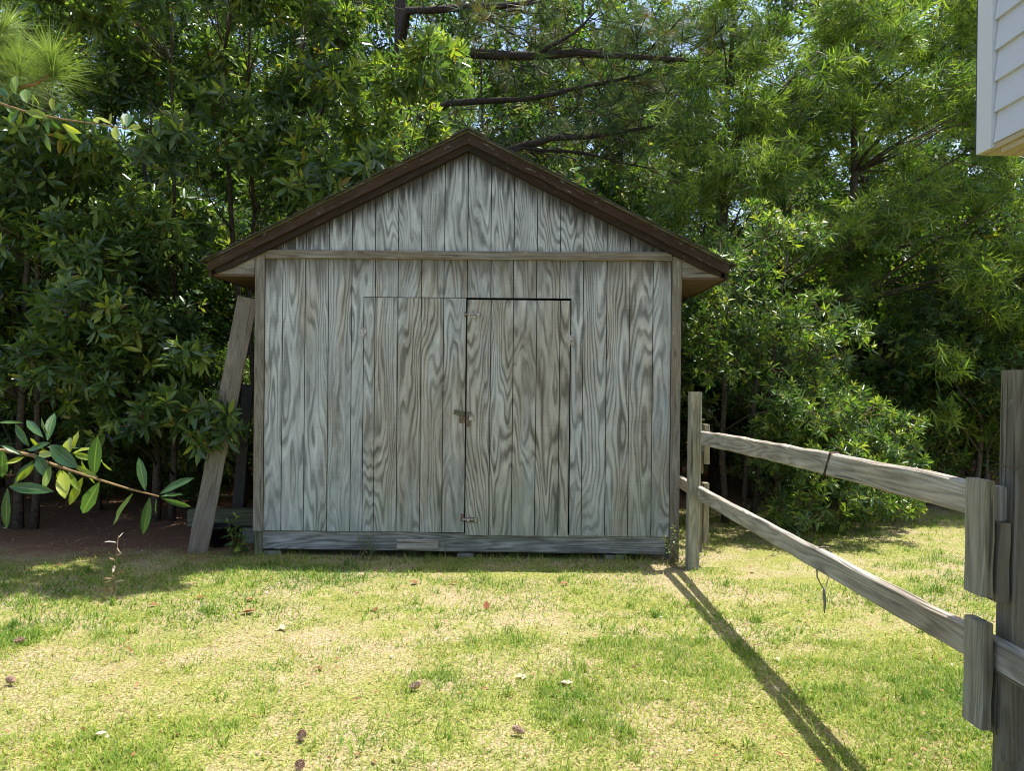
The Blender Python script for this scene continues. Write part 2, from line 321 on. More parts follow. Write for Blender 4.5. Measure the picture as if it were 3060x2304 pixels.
T_NEED = (np.array([(0, .5, 0), (0, -.5, 0), (1, 0, -.06)], float), [(0, 1, 2)])
def leaf_mesh(name, base, d, nor, L, W, tint, T):
    V, F = T; n = len(base); d = unit(d)
    side = unit(np.cross(nor, d)); no = np.cross(d, side)
    P = (base[:, None, :] + d[:, None, :] * (V[None, :, 0:1] * L[:, None, None]) + side[:, None, :] * (V[None, :, 1:2] * W[:, None, None])
         + no[:, None, :] * (V[None, :, 2:3] * np.where(np.abs(V[None, :, 0:1]) > 0, L[:, None, None] * (.35 if T is T_LEAF or T is T_RHOM else 1.), 0)))
    k = len(V); tot = np.array([len(f) for f in F]); idx = np.concatenate([np.array(f) for f in F])
    me = bpy.data.meshes.new(name); me.vertices.add(n * k); me.vertices.foreach_set('co', P.reshape(-1).astype(np.float32))
    li = (idx[None, :] + (np.arange(n) * k)[:, None]).ravel().astype(np.int32); me.loops.add(len(li)); me.loops.foreach_set('vertex_index', li)
    lt = np.tile(tot, n); ls = np.concatenate([[0], np.cumsum(lt)[:-1]]); me.polygons.add(len(lt))
    me.polygons.foreach_set('loop_start', ls.astype(np.int32)); 
    try: me.polygons.foreach_set('loop_total', lt.astype(np.int32))
    except Exception: pass
    me.update(calc_edges=True)
    at_ = me.attributes.new('tint', 'FLOAT', 'FACE'); at_.data.foreach_set('value', np.repeat(tint, len(F)).astype(np.float32))
    return me
def rod_mesh(name, a, b, r0, r1):
    """many thin three sided twigs a->b"""
    n = len(a); d = unit(b - a); ref = np.where(np.abs(d[:, 2:3]) < .9, np.array([[0, 0, 1.]]), np.array([[1., 0, 0]]))
    s = unit(np.cross(d, ref)); t = np.cross(d, s); P = np.zeros((n, 6, 3))
    for k in range(3):
        o = s * math.cos(k * 2.094) + t * math.sin(k * 2.094); P[:, k] = a + o * r0[:, None]; P[:, 3 + k] = b + o * r1[:, None]
    F = np.array([(0, 1, 4, 3), (1, 2, 5, 4), (2, 0, 3, 5)]); li = (F.ravel()[None] + (np.arange(n) * 6)[:, None]).ravel().astype(np.int32)
    me = bpy.data.meshes.new(name); me.vertices.add(n * 6); me.vertices.foreach_set('co', P.reshape(-1).astype(np.float32))
    me.loops.add(len(li)); me.loops.foreach_set('vertex_index', li); me.polygons.add(n * 3); me.polygons.foreach_set('loop_start', (np.arange(n * 3) * 4).astype(np.int32))
    try: me.polygons.foreach_set('loop_total', np.full(n * 3, 4, np.int32))
    except Exception: pass
    me.update(calc_edges=True); return me
def clump_tips(clumps, per, r, up=.55, spread=.45):
    """twig tips through the volume of ellipsoid clumps (cx,cy,cz,rx,ry,rz)"""
    A = []; D = []; B = []
    for c in clumps:
        c = np.array(c, float); n = max(3, int(per * (c[3] * c[5] + c[3] * c[4]) / .4))
        q = unit(r.normal(size=(n, 3))); rad = .35 + .7 * r.random(n) ** .6
        p = c[:3] + q * c[3:6] * rad[:, None]
        ax = unit(q * .8 + np.array([0, 0, up]) + r.normal(0, spread, (n, 3)))
        A.append(p); D.append(ax); B.append(c[:3] + (p - c[:3]) * (.25 + .3 * r.random((n, 1))) - np.array([0, 0, .06]))
    return np.concatenate(A), np.concatenate(D), np.concatenate(B)
def whorls(tips, ax, m, L, Wr, r, lo=.55, hi=1.75, stem=.09, tint0=.3, tintv=.2, newf=.25, newt=.85, droop=.25):
    n = len(tips); k = np.tile(np.arange(m), n); i = np.repeat(np.arange(n), m); fr = (k + .5) / m
    a = ax[i]; ref = np.where(np.abs(a[:, 2:3]) < .9, np.array([[0, 0, 1.]]), np.array([[1., 0, 0]]))
    s = unit(np.cross(a, ref)); t = np.cross(a, s)
    phi = k * 2.4 + r.random(n)[i] * 6.28 + r.normal(0, .35, n * m)
    rad = s * np.cos(phi)[:, None] + t * np.sin(phi)[:, None]
    el = lo + (hi - lo) * fr + r.normal(0, .22, n * m)
    d = unit(a * np.cos(el)[:, None] + rad * np.sin(el)[:, None] + np.array([0, 0, -droop]) * fr[:, None])
    nor = unit(a * np.sin(el)[:, None] - rad * np.cos(el)[:, None] + r.normal(0, .35, (n * m, 3)))
    b = tips[i] - a * (fr * stem)[:, None] + rad * .004
    ll = L * (.55 + .55 * np.minimum(1, fr * 1.8)) * r.uniform(.75, 1.2, n * m)
    tv = (tint0 + r.normal(0, tintv, n * m) * .6 + r.normal(0, tintv, n)[i])
    young = (r.random(n) < newf)[i] & (fr < .55)
    tv = np.where(young, newt + r.normal(0, .08, n * m), tv)
    return b, d, nor, ll, ll * Wr, np.clip(tv, 0, 1)
def limbs(mb, base, clumps, r, r0, fork=.35, nst=1, lean=.3, sides=7):
    """stems from the base; every clump is reached by a limb from a stem"""
    base = np.array(base, float); cl = np.array([c[:3] for c in clumps]); top = cl[:, 2].max()
    cen = cl.mean(0); stems = []
    for q in range(nst):
        tgt = cl[r.integers(len(cl))] if nst > 1 else np.array([cen[0], cen[1], top])
        tgt = np.array([base[0] + (tgt[0] - base[0]) * lean + (q - (nst - 1) / 2) * .35, base[1] + (tgt[1] - base[1]) * lean, top * r.uniform(.8, .98)])
        b = base + np.array([(q - (nst - 1) / 2) * .16, r.normal(0, .06), -.05])
        P = curve_pts(b, tgt, 9, .05, r); rr = np.linspace(r0, r0 * .28, 10) * (1.25 if q == 0 else 1.)
        rr[0] *= 1.25; mb.tube(P, rr, sides); stems.append(P)
    for c in cl:
        best = None
        for P in stems:
            zt = max(base[2] + .25, c[2] - fork * np.linalg.norm(c[:2] - P[5, :2]) - .2)
            j = np.argmin(np.abs(P[:, 2] - zt)); dd = np.linalg.norm(P[j] - c)
            if best is None or dd < best[0]: best = (dd, P[j], j)
        Q = curve_pts(best[1], c, 5, .09, r); k = r0 * .42 * (1 - .06 * best[2])
        mb.tube(Q, np.linspace(k, k * .3, 6), 5)
def tree_thing(name, label, cat, base, clumps, per, m, L, Wr, mat, r, T=T_LEAF, r0=.05, nst=1, group=None, bark='bark', twig_r=.0035, up=.55, **kw):
    o = empty(name, (base[0], base[1], 0), 0, label, cat, group)
    mv = Vector((-base[0], -base[1], 0))
    mb = MB(); limbs(mb, base, clumps, r, r0, nst=nst); t = mb.obj('trunk', bark, o, True); t.location = mv
    tips, ax, back = clump_tips(clumps, per, r, up=up)
    tw = link('twigs', rod_mesh('twigs', back, tips, np.full(len(tips), twig_r * 1.6), np.full(len(tips), twig_r)), 'twig', o); tw.location = mv; tw['kind'] = 'stuff'
    b, d, nor, ll, ww, tv = whorls(tips, ax, m, L, Wr, r, **kw)
    cr = link('crown', leaf_mesh('crown', b, d, nor, ll, ww, tv, T), mat, o); cr.location = mv
    return o
def vnoise(x, y, seed=0):
    """cheap smooth value noise 0..1"""
    g = np.random.default_rng(seed).random((64, 64)); xi = np.floor(x).astype(int); yi = np.floor(y).astype(int)
    fx = x - xi; fy = y - yi; fx = fx * fx * (3 - 2 * fx); fy = fy * fy * (3 - 2 * fy)
    q = lambda i, j: g[(xi + i) % 64, (yi + j) % 64]
    return (q(0, 0) * (1 - fx) + q(1, 0) * fx) * (1 - fy) + (q(0, 1) * (1 - fx) + q(1, 1) * fx) * fy
# ------------------------------------------------------------------ ground
def ground_z(x, y):
    return .05 * (vnoise(x * .45 + 40, y * .45 + 40, 3) - .5) * np.clip((y - 7) / 3, 0, 1) + .012 * (vnoise(x * 2.1 + 20, y * 2.1 + 20, 4) - .5)
gx = np.concatenate([[-250, -80, -30], np.arange(-14, 14.01, .25), [30, 80, 250]]); gy = np.concatenate([[-250, -60, -15, -5], np.arange(0, 26.01, .25), [40, 80, 250]])
GX, GY = np.meshgrid(gx, gy); GZ = ground_z(GX, GY)
nv = len(gx); mb = MB(); mb.v = [tuple(p) for p in np.stack([GX, GY, GZ], -1).reshape(-1, 3)]
for j in range(len(gy) - 1):
    for i in range(nv - 1): mb.quad((j * nv + i, j * nv + i + 1, (j + 1) * nv + i + 1, (j + 1) * nv + i))
tag(mb.obj('ground', 'ground', None, True), 'short patchy lawn running into brown pine straw under trees', None, None, 'structure')
# ------------------------------------------------------------------ shed
SX = at(1394, 1150, 6.36).x
shed = empty('shed', (SX, 6.36, 0), R(-.9), 'weathered grey wooden gable shed with double doors and brown rake boards', 'shed')
SW, SO, RT, DEP = 1.84, 2.225, 3.655, 3.05        # half width, half roof width, rake top at apex, depth
PANEL = {}
def pseed(u, gable=False):
    k = (int(math.floor((u + 1.203) / 1.203)), gable)
    if k not in PANEL: PANEL[k] = random.random()
    return PANEL[k]
def sboard(name, poly, y0, y1, parent, u, brown=.5, gable=False, sd=None):
    o = MB().prism(poly, y0, y1).obj(name, 'siding', parent); o.color = (pseed(u, gable) if sd is None else sd, min(1, max(0, brown + random.uniform(-.12, .12))), 0, 1); return o
G2 = .0036
fw = empty('front_wall'); fw.parent = shed
B0, B1 = .222, 2.583
lu = [-1.757, -1.602, -1.406, -1.203, -1.001]
for a, b in zip(lu[:-1], lu[1:]): sboard('siding_board', [(a + G2, B0), (b - G2, B0), (b - G2, B1), (a + G2, B1)], 0, .014, fw, (a + b) / 2, .30)
sboard('siding_board', [(-1.001 + G2, B0), (-.899, B0), (-.899, 2.256), (-.797 - G2, 2.256), (-.797 - G2, B1), (-1.001 + G2, B1)], 0, .014, fw, -.95, .3)
uu = [-.797, -.599, -.397, -.203, 0, .203, .397, .597, .798]
for a, b in zip(uu[:-1], uu[1:]): sboard('siding_board', [(a + G2, 2.256), (b - G2, 2.256), (b - G2, B1), (a + G2, B1)], 0, .014, fw, (a + b) / 2, .45)
sboard('siding_board', [(.798 + G2, 2.256), (.899, 2.256), (.899, B0 - .012), (1.001 - G2, B0 - .012), (1.001 - G2, B1), (.798 + G2, B1)], 0, .014, fw, .95, .5)
ru = [1.001, 1.203, 1.40, 1.60, 1.757]
for a, b in zip(ru[:-1], ru[1:]): sboard('siding_board', [(a + G2, B0 - .014), (b - G2, B0 - .014), (b - G2, B1), (a + G2, B1)], 0, .014, fw, (a + b) / 2, .52)
# backing sheet that shows at the bottom of the grooves
bk = MB().box(-1.757, -.899, .0105, .03, B0, B1).box(.899, 1.757, .0105, .03, B0 - .014, B1).box(-.899, .899, .0105, .03, 2.256, B1)
bk.obj('backing_sheet', 'black_gap', fw)
gw = empty('gable_wall'); gw.parent = shed
rake_low = lambda u: RT - .12 - .5 * abs(u)
edges = [-1.74, -1.6, -1.4, -1.2, -1.0, -.8, -.6, -.4, -.2, 0, .2, .4, .6, .8, 1.0, 1.2, 1.4, 1.6, 1.74]
for a, b in zip(edges[:-1], edges[1:]):
    a2, b2 = a + G2, b - G2; sboard('siding_board', [(a2, 2.655), (b2, 2.655), (b2, rake_low(b2)), (a2, rake_low(a2))], 0, .014, gw, (a + b) / 2, .16, True)
MB().prism([(-1.757, 2.5), (1.757, 2.5), (1.757, rake_low(1.757)), (0, rake_low(0)), (-1.757, rake_low(1.757))], .0305, .05).obj('backing_sheet', 'black_gap', gw)
# trim
MB().board((-SW + .042, -.010, B0 - .002), (-SW + .042, -.010, 2.64), .024, .082, (0, 1, 0), 10, .004, .0012, 3).obj('corner_trim', 'trim', shed)
MB().board((SW - .042, -.010, .0), (SW - .042, -.010, 2.62), .024, .082, (0, 1, 0), 10, .004, .0012, 4).obj('corner_trim', 'trim', shed)
MB().board((-1.756, -.009, 2.619), (1.756, -.009, 2.619), .074, .026, (0, 0, 1), 16, .004, .0016, 5).obj('band_board', 'trim', shed)
MB().board((-1.765, .038, .136), (1.73, .038, .133), .162, .038, (0, 0, 1), 12, .004, .001, 6).obj('rim_joist', 'skirt', shed)
MB().board((-.588, -.002, .118), (-.232, -.002, .116), .088, .040, (0, 0, 1), 3, .004, .001, 7).obj('nailed_block', 'rail', shed)
MB().board((-1.80, .04, -.02), (-1.80, .04, .22), .06, .07, (0, 1, 0), 2).obj('corner_post', 'dark_timber', shed)
MB().board((SW - .10, .03, -.02), (SW - .10, .03, .22), .02, .05, (0, 1, 0), 2).obj('corner_post', 'dark_timber', shed)
for u, wd in ((-1.70, .16), (-.0, .14), (1.30, .16)): MB().box(u - wd / 2, u + wd / 2, .05, .25, -.03, .034).obj('foundation_block', 'block', shed)
# body behind the front: sides, back, floor
MB().box(-SW, -SW + .03, .031, DEP, .2, 2.7).obj('side_wall', 'siding', shed); MB().box(SW - .03, SW, .031, DEP, .2, 2.7).obj('side_wall', 'siding', shed)
MB().prism([(-SW + .031, .2), (SW - .031, .2), (SW - .031, 2.65), (0, 3.54), (-SW + .031, 2.65)], DEP - .03, DEP).obj('back_wall', 'siding', shed)
MB().box(-SW + .031, SW - .031, .06, DEP - .031, .10, .20).obj('floor_deck', 'black_gap', shed)
for u in (-1.7, 0, 1.7):
    MB().box(u - .1, u + .1, 2.6, 2.8, -.03, .1).obj('foundation_block', 'block', shed)
# doors
def door(name, us, v0, v1, y, hs, sd, brown):
    d = empty(name); d.parent = shed
    for a, b in zip(us[:-1], us[1:]):
        sboard('door_board', [(a + (G2 if a != us[0] else 0), v0), (b - (G2 if b != us[-1] else 0), v0), (b - (G2 if b != us[-1] else 0), v1), (a + (G2 if a != us[0] else 0), v1)], y, y + .014, d, (a + b) / 2, brown, sd=sd)
    MB().box(us[0] + .002, us[-1] - .002, y + .0105, y + .045, v0 + .003, v1 - .003).obj('backing_sheet', 'black_gap', d)
    for (hu, hv) in hs:
        h = MB().box(hu - .022, hu - .004, y - .004, y + .002, hv - .045, hv + .045).box(hu + .004, hu + .024, y - .004, y + .002, hv - .045, hv + .045)
        h.tube([(hu, y - .005, hv - .046), (hu, y - .005, hv + .046)], .006, 8); h.obj('hinge', 'steel', d)
    return d
ld = door('left_door', [-.892, -.797, -.599, -.397, -.203, -.010], .224, 2.250, -.003, [(-.896, 1.94)], .37, .74)
rd = door('right_door', [.0, .203, .397, .597, .798, .884], .206, 2.236, -.014, [(.893, 1.90)], .81, .74)
rd.rotation_euler = (0, R(.12), 0)
def slide_bolt(parent, u, v, y, mat='steel'):
    b = MB().box(u, u + .10, y - .003, y, v - .022, v + .022)
    b.obj('bolt_plate', mat, parent)
    MB().tube([(u - .03, y - .012, v + .006), (u + .105, y - .012, v + .006)], .0085, 10).obj('bolt_bar', 'steel', parent, True)
    for k in (.012, .075): MB().box(u + k, u + k + .022, y - .022, y - .0035, v - .010, v + .020).obj('bolt_guide', 'steel', parent)
slide_bolt(rd, .006, 2.105, -.014); slide_bolt(rd, .006, .335, -.014, 'rusty')
MB().box(-.04, -.008, -.028, -.0035, .325, .385).obj('keeper_block', 'rusty', ld)
MB().box(-.022, -.008, -.02, -.0035, 2.09, 2.13).obj('keeper', 'rusty', ld)
MB().board((-.105, -.010, 1.268), (-.012, -.010, 1.252), .040, .014, (0, 0, 1), 2, .003).obj('turn_block', 'dark_timber', ld)
MB().box(-.06, -.008, -.006, -.0033, 1.17, 1.24).obj('hasp_plate', 'rusty', ld)
MB().box(.006, .035, -.02, -.0145, 1.14, 1.27).obj('hasp', 'rusty', rd)
MB().tube([(.03, -.03, 1.235), (.03, -.03, 1.258), (.045, -.03, 1.266), (.058, -.03, 1.256), (.058, -.03, 1.235)], .004, 7).obj('padlock_shackle', 'steel', rd, True)
MB().board((.044, -.030, 1.196), (.044, -.030, 1.237), .040, .018, (1, 0, 0), 2, .004).obj('padlock_body', 'steel', rd)
# roof
def along(u0, u1, top, dep, y0, y1):   # rake strip between |u| values, parallel to the slope
    return [(u0, top - .5 * abs(u0) - dep), (u1, top - .5 * abs(u1) - dep), (u1, top - .5 * abs(u1)), (u0, top - .5 * abs(u0))]
def rake(sgn):
    # upper board, plumb cut at the eave
    P0 = Vector((sgn * .0, 0, RT)); S = Vector((sgn, 0, -.5)).normalized()
    for nm, off0, dep, y0, y1, ue, mt in (('rake_board', 0, .085, -.080, .0, SO, 'rake'), ('lower_rake_board', .0855, .060, -.052, .0, 2.17, 'rake_low')):
        mb = MB(); n = 14; rr = np.random.default_rng(int(off0 * 100) + (3 if sgn > 0 else 8))
        for i in range(n + 1):
            u = ue * i / n; t = RT - off0 - .5 * u + rr.normal(0, .0015); bt = RT - off0 - dep - .5 * u + rr.normal(0, .002)
            if nm == 'lower_rake_board': bt = max(bt, 2.441); t = max(t, bt + .004)
            for (z, y) in ((bt, y0), (t, y0), (t, y1), (bt, y1)): mb.v.append((sgn * u, y, z))
        for i in range(n):
            A = 4 * i; B = A + 4; u0, u1 = ue * i / n * 1.118, ue * (i + 1) / n * 1.118
            for k in range(4):
                k2 = (k + 1) % 4; q = (A + k, B + k, B + k2, A + k2) if sgn > 0 else (A + k2, B + k2, B + k, A + k)
                h = [0, dep, dep + .05, dep + .2]; hv = (h[k], h[(k + 1) % 4] if k < 3 else dep + .3)
                uvq = [(u0, hv[0]), (u1, hv[0]), (u1, hv[1]), (u0, hv[1])] if sgn > 0 else [(u0, hv[1]), (u1, hv[1]), (u1, hv[0]), (u0, hv[0])]
                mb.quad(q, uvq)
        e = 4 * n; mb.quad((e, e + 1, e + 2, e + 3) if sgn < 0 else (e + 3, e + 2, e + 1, e)); mb.quad((0, 1, 2, 3) if sgn > 0 else (3, 2, 1, 0))
        mb.obj(nm, mt, shed)
    # triangular return closing the eave box
    tri = [(sgn * (SW + .001), 2.441), (sgn * 2.168, 2.441), (sgn * (SW + .001), RT - .1455 - .5 * SW)]
    if sgn < 0: tri = tri[::-1]
    mb = MB().prism(tri, -.03, .0); mb.obj('eave_return', 'trim', shed)
    x0, x1 = sorted((sgn * (SW + .002), sgn * (SO - .03)))
    MB().board(((x0 + x1) / 2, -.03, 2.430), ((x0 + x1) / 2, DEP, 2.430), x1 - x0, .018, (1, 0, 0), 3, .002).obj('soffit', 'soffit', shed)
    MB().board((sgn * (SO - .012), -.06, 2.476), (sgn * (SO - .012), DEP + .05, 2.476), .11, .024, (0, 0, 1), 4, .003).obj('eave_fascia', 'rake', shed)
rake(-1); rake(1)
roof = empty('roof'); roof.parent = shed
for sgn in (-1, 1):
    tri = [(0, RT + .002), (sgn * (SO + .01), RT + .002 - .5 * (SO + .01)), (sgn * (SO + .01), RT + .016 - .5 * (SO + .01)), (0, RT + .016)]
    if sgn < 0: tri = tri[::-1]
    MB().prism(tri, -.095, DEP + .1).obj('roof_deck', 'dark_timber', roof)
    nc = 17
    for i in range(nc):
        u0 = (SO + .04) * i / nc; u1 = (SO + .04) * (i + 1) / nc + .02; z0 = RT + .017 - .5 * u0; z1 = RT + .021 - .5 * u1
        poly = [(sgn * u0, z0), (sgn * u1, z1), (sgn * u1, z1 + .010), (sgn * u0, z0 + .004)]
        if sgn < 0: poly = poly[::-1]
        MB().prism(poly, -.112 + random.uniform(-.016, .012), DEP + .12).obj('shingle_course', 'shingle', roof)
MB().prism([(-.13, RT - .04), (0, RT + .024), (.13, RT - .04), (.13, RT - .03), (0, RT + .036), (-.13, RT - .03)][::-1], -.125, DEP + .13).obj('ridge_cap', 'shingle', roof)
# ------------------------------------------------------------------ things by the shed
pb, pt = gp(588, 1652), at(742, 890, 6.52)
pl = empty('leaning_plank', (pb.x, pb.y, 0), 0, 'long grey plank leaning against the left corner of the shed', 'plank')
o = MB().board(pb - Vector((0, 0, .03)), pt, .165, .038, (1, .25, 0), 8, .004, .003, 12).obj('board', 'plank', pl); o.location = (-pb.x, -pb.y, 0)
pb2, pt2 = gp(640, 1640) + Vector((0, .5, 0)), at(742, 1150, 7.3)
o = MB().board(pb2 - Vector((0, 0, .03)), pt2, .10, .05, (1, .2, 0), 4, .004, .001, 13).obj('leaning_stake', 'black_gap')
tag(o, 'short dark stake leaning on the shed behind the long plank', 'stake')
lx = at(700, 1550, 6.95)
tb = MB().board((lx.x - .42, 6.98, .215), (SX - SW - .03, 6.93, .225), .17, .15, (0, 0, 1), 4, .02, .004, 14).obj('landscape_timber', 'dark_timber'); tag(tb, 'greenish squared timber lying beside the left wall of the shed', 'timber')
blk = MB().box(lx.x - .28, lx.x - .08, 6.88, 7.08, -.02, .13).obj('concrete_block', 'block'); tag(blk, 'dark block under the greenish timber left of the shed', 'block')
blk = MB().box(lx.x + .10, lx.x + .26, 6.88, 7.06, -.02, .14).obj('concrete_block', 'block'); tag(blk, 'mossy block under the timber nearest the shed corner', 'block')
# black pot
pp = gp(652, 1632)
mbp = MB(); NS = 16; prof = [(.0, .0), (.085, .0), (.115, .17), (.122, .17), (.122, .19), (.110, .19), (.105, .15), (.0, .15)]
for (r_, z_) in prof:
    for k in range(NS): a = 2 * math.pi * k / NS; mbp.v.append((r_ * math.cos(a), r_ * math.sin(a), z_))
for i in range(len(prof) - 1):
    for k in range(NS): k2 = (k + 1) % NS; mbp.quad((i * NS + k, i * NS + k2, (i + 1) * NS + k2, (i + 1) * NS + k))
pot = mbp.obj('plant_pot', 'pot', None, True); pot.location = (pp.x, pp.y, 0); tag(pot, 'black plastic plant pot between plank and shed corner', 'pot')
# ------------------------------------------------------------------ fence
PX = at(2071, 1400, 6.07).x; P1Y = 6.07
fp = empty('fence_post', (PX, P1Y, 0), R(0), 'square grey fence post standing close to the right corner of the shed', 'post', 'fence posts')
MB().board((0, 0, -.1), (.012, 0, 1.462), .094, .094, (0, 1, 0), 6, .005, .001, 21).obj('post', 'post', fp)
# slots for the rails on its far right side: spacer and keeper board, upper and lower
for zt, zb, zs in ((1.19, .80, 1.0), (.70, .14, .64)):
    MB().board((.078, .10, zb - .02), (.078, .10, zs - .05), .05, .06, (1, 0, 0), 3, .004, .001, 22).obj('spacer_block', 'post', fp)
    MB().board((.128, .10, zb + .06), (.128, .10, zt), .045, .088, (1, 0, 0), 3, .004, .001, 23).obj('keeper_board', 'post', fp)
MB().tube([(.045, -.03, 1.235), (.085, -.03, 1.237)], .003, 6).obj('nail', 'steel', fp)
NX, NY = 1.648, 2.40
fq = empty('fence_post', (NX, NY, 0), 0, 'tall thick dark fence post at the right edge of the lawn', 'post', 'fence posts')
MB().board((.0, 0, -.1), (.018, .0, 1.578), .090, .090, (0, 1, 0), 8, .006, .0012, 31).obj('post', 'post_shaded', fq)
for zt, zb, zs in ((1.222, .850, 1.085), (.765, .425, .615)):
    MB().board((-.066, -.005, zb - .02), (-.063, -.005, zs), .044, .072, (1, 0, 0), 4, .004, .0012, 32).obj('spacer_block', 'post_shaded', fq)
    MB().board((-.124, -.005, zb), (-.121, -.005, zt), .038, .100, (1, 0, 0), 4, .005, .0012, 33).obj('keeper_board', 'post', fq)
MB().board((-.05, -.052, .33), (-.048, -.052, .60), .070, .018, (1, 0, 0), 3, .003).obj('back_cleat', 'post_shaded', fq)
MB().tube([(-.035, -.05, 1.262), (-.085, -.057, 1.272)], .003, 6).obj('nail', 'rusty', fq)
def rail(name, p0, p1, wide, thick, label, sag, seed, bow=0.):
    o = MB().board(p0, p1, wide, thick, (0, 0, 1), 26, .008, .0022, seed, sag, 1., bow).obj(name, 'rail'); return tag(o, label, 'rail', 'fence rails')
A = at(2096, 1308, 6.07); B = at(2990, 1506, 2.40)
upr = rail('fence_rail', A, B, .115, .042, 'upper silvery wooden fence rail between the two posts', -.004, 41, .032)
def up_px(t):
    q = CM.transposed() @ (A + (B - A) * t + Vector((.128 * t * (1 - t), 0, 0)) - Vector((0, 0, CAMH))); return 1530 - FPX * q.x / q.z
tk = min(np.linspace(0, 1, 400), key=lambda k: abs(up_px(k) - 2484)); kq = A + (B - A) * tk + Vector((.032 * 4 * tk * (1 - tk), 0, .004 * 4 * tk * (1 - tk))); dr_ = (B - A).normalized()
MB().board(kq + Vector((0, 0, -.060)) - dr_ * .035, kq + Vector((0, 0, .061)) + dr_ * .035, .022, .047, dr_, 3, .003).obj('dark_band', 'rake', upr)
rl = at(2034, 1440, 6.75); rn = at(2975, 1950, 2.40); dlow = (rn - rl)
rail('fence_rail', rl, rn + dlow * .14, .108, .042, 'lower silvery wooden fence rail running from shed corner to the near post', 0., 42, -.025)
# rope loop hanging from the lower rail
def rail_px(t):
    q = CM.transposed() @ (rl + dlow * t - Vector((0, 0, CAMH))); return 1530 - FPX * q.x / q.z
t = min(np.linspace(0, 1, 400), key=lambda k: abs(rail_px(k) - 2462)); rc = rl + dlow * t
rp = MB(); cx, cy, cz = rc.x, rc.y, rc.z
loop = [(-.028, 0, .058), (.0, .01, .062), (.03, .02, .058), (.036, .02, -.02), (.032, .015, -.09), (.012, 0, -.155), (.0, -.005, -.175), (-.012, 0, -.15), (-.034, 0, -.10), (-.038, 0, -.02), (-.036, 0, .04), (-.028, 0, .058)]
rp.tube([(cx + a, cy + b, cz + (c if c > -.05 else -.05 + (c + .05) * .8)) for a, b, c in loop], .0036, 6)
rp.tube([(cx, cy - .005, cz - .142), (cx + .003, cy, cz - .18), (cx + .006, cy, cz - .22), (cx + .004, cy, cz - .27)], [.007, .008, .007, .003], 6)
tag(rp.obj('rope_loop', 'rope', None, True), 'short loop of old rope hanging from the lower fence rail', 'rope')
# ------------------------------------------------------------------ house corner, top right
HX, HY, HZ = at(2968, 500, 2.72).x, 2.79, 2.41
house = empty('house', (HX, HY, 0), 0, 'corner of a raised house with white lap siding and plywood underside', 'house')
HW = empty('side_wall'); HW.parent = house
lap = .1135
mbl = MB(); L0 = .0
prof_l = [(0., 0.), (-.016, .0), (-.016, .006), (-.003, lap), (0., lap)]
n = len(prof_l)
for y in (-.078, -6.0):
    for (x, z) in prof_l: mbl.v.append((x, y, z))
for k in range(n):
    k2 = (k + 1) % n; mbl.quad((k, k2, n + k2, n + k))
mbl.quad(tuple(range(n - 1, -1, -1))); mbl.quad(tuple(range(n, 2 * n)))
lap_me = mbl.mesh('siding_lap')
for i in range(26):
    o = link('siding_lap', lap_me, 'vinyl', HW); o.location = (.012, 0, HZ + .012 + i * lap)
o = MB().box(.0125, .12, -6., .01, HZ + .012, HZ + 3.0).obj('sheathing', 'ply', house)
o = MB().box(-.012, .04, -.074, .012, HZ - .004, HZ + 3.0).obj('corner_trim', 'vinyl_trim', house)
MB().box(-.0125, .0, .0125, .017, HZ - .004, HZ + 3.0).obj('trim_edge', 'house_dark', house)
MB().box(.121, 4.5, -.11, .011, HZ + .012, HZ + 3.0).obj('far_wall', 'vinyl', house)
MB().board((2.2, -6., HZ + .001), (2.2, .006, HZ + .001), 4.4, .02, (1, 0, 0), 4, .002).obj('soffit', 'ply', house)
MB().board((.06, -.09, HZ - .018), (.06, -2.5, HZ - .018), .09, .022, (1, 0, 0), 4, .002).obj('soffit_batten', 'ply', house)
for (x, y) in ((1.2, -.9), (1.2, -4.), (3.6, -.9), (3.6, -4.)): MB().board((x, y, -.1), (x, y, HZ - .012), .2, .2, (0, 1, 0), 2, .006).obj('piling', 'post', house)
MB().prism([(-.3, HZ + 3.0), (2.2, HZ + 4.1), (4.8, HZ + 3.0), (4.8, HZ + 3.1), (2.2, HZ + 4.25), (-.3, HZ + 3.1)][::-1], -6.2, .2).obj('roof', 'shingle', house)
# ------------------------------------------------------------------ evergreen shrubs left of the shed
def fill_clumps(test, xs, ys, Ys, step, rad, r, flat=.85):
    """clumps over a picture region (display pixels) at the given depths, in metres"""
    out = []
    for Y in Ys:
        sp = step / Y * FPX / DS
        for yy in np.arange(ys[0], ys[1], sp):
            for xx in np.arange(xs[0], xs[1], sp):
                x = xx + r.uniform(-.45, .45) * sp; y = yy + r.uniform(-.45, .45) * sp
                if not test(x, y, r): continue
                p = atd(x, y, Y + r.uniform(-.35, .35)); k = rad * r.uniform(.7, 1.25)
                if p.z < .25: continue
                out.append((p.x, p.y, p.z, k * 1.1, k, k * flat))
    return out
def roofline(x):   # display y of the shed outline at display x (shed silhouette)
    if 450 < x < 1572: return 283 + .496 * abs(x - 1010) + .01 * (x - 1010)
    return 3000
def left_test(x, y, r):
    if y > roofline(x) - 25: return False
    if x > 985 - max(0, y - 200) * .55: return False
    if x > 490 and y > 430: return False
    if 385 < x < 560 and 395 < y < 640: return r.random() < .06         # gap with bare stems
    if 390 < x < 620 and 90 < y < 200: return r.random() < .25          # sky gap
    if y > 860 and x < 230: return r.random() < .40
    if y > 1010: return False
    if y > 700: return r.random() < .62
    if y < -40: return r.random() < .25
    if y < 260: return r.random() < .74
    return r.random() < .90
def low_left(x, y, r):
    return y > 640 and x < 530
r = np.random.default_rng(21)
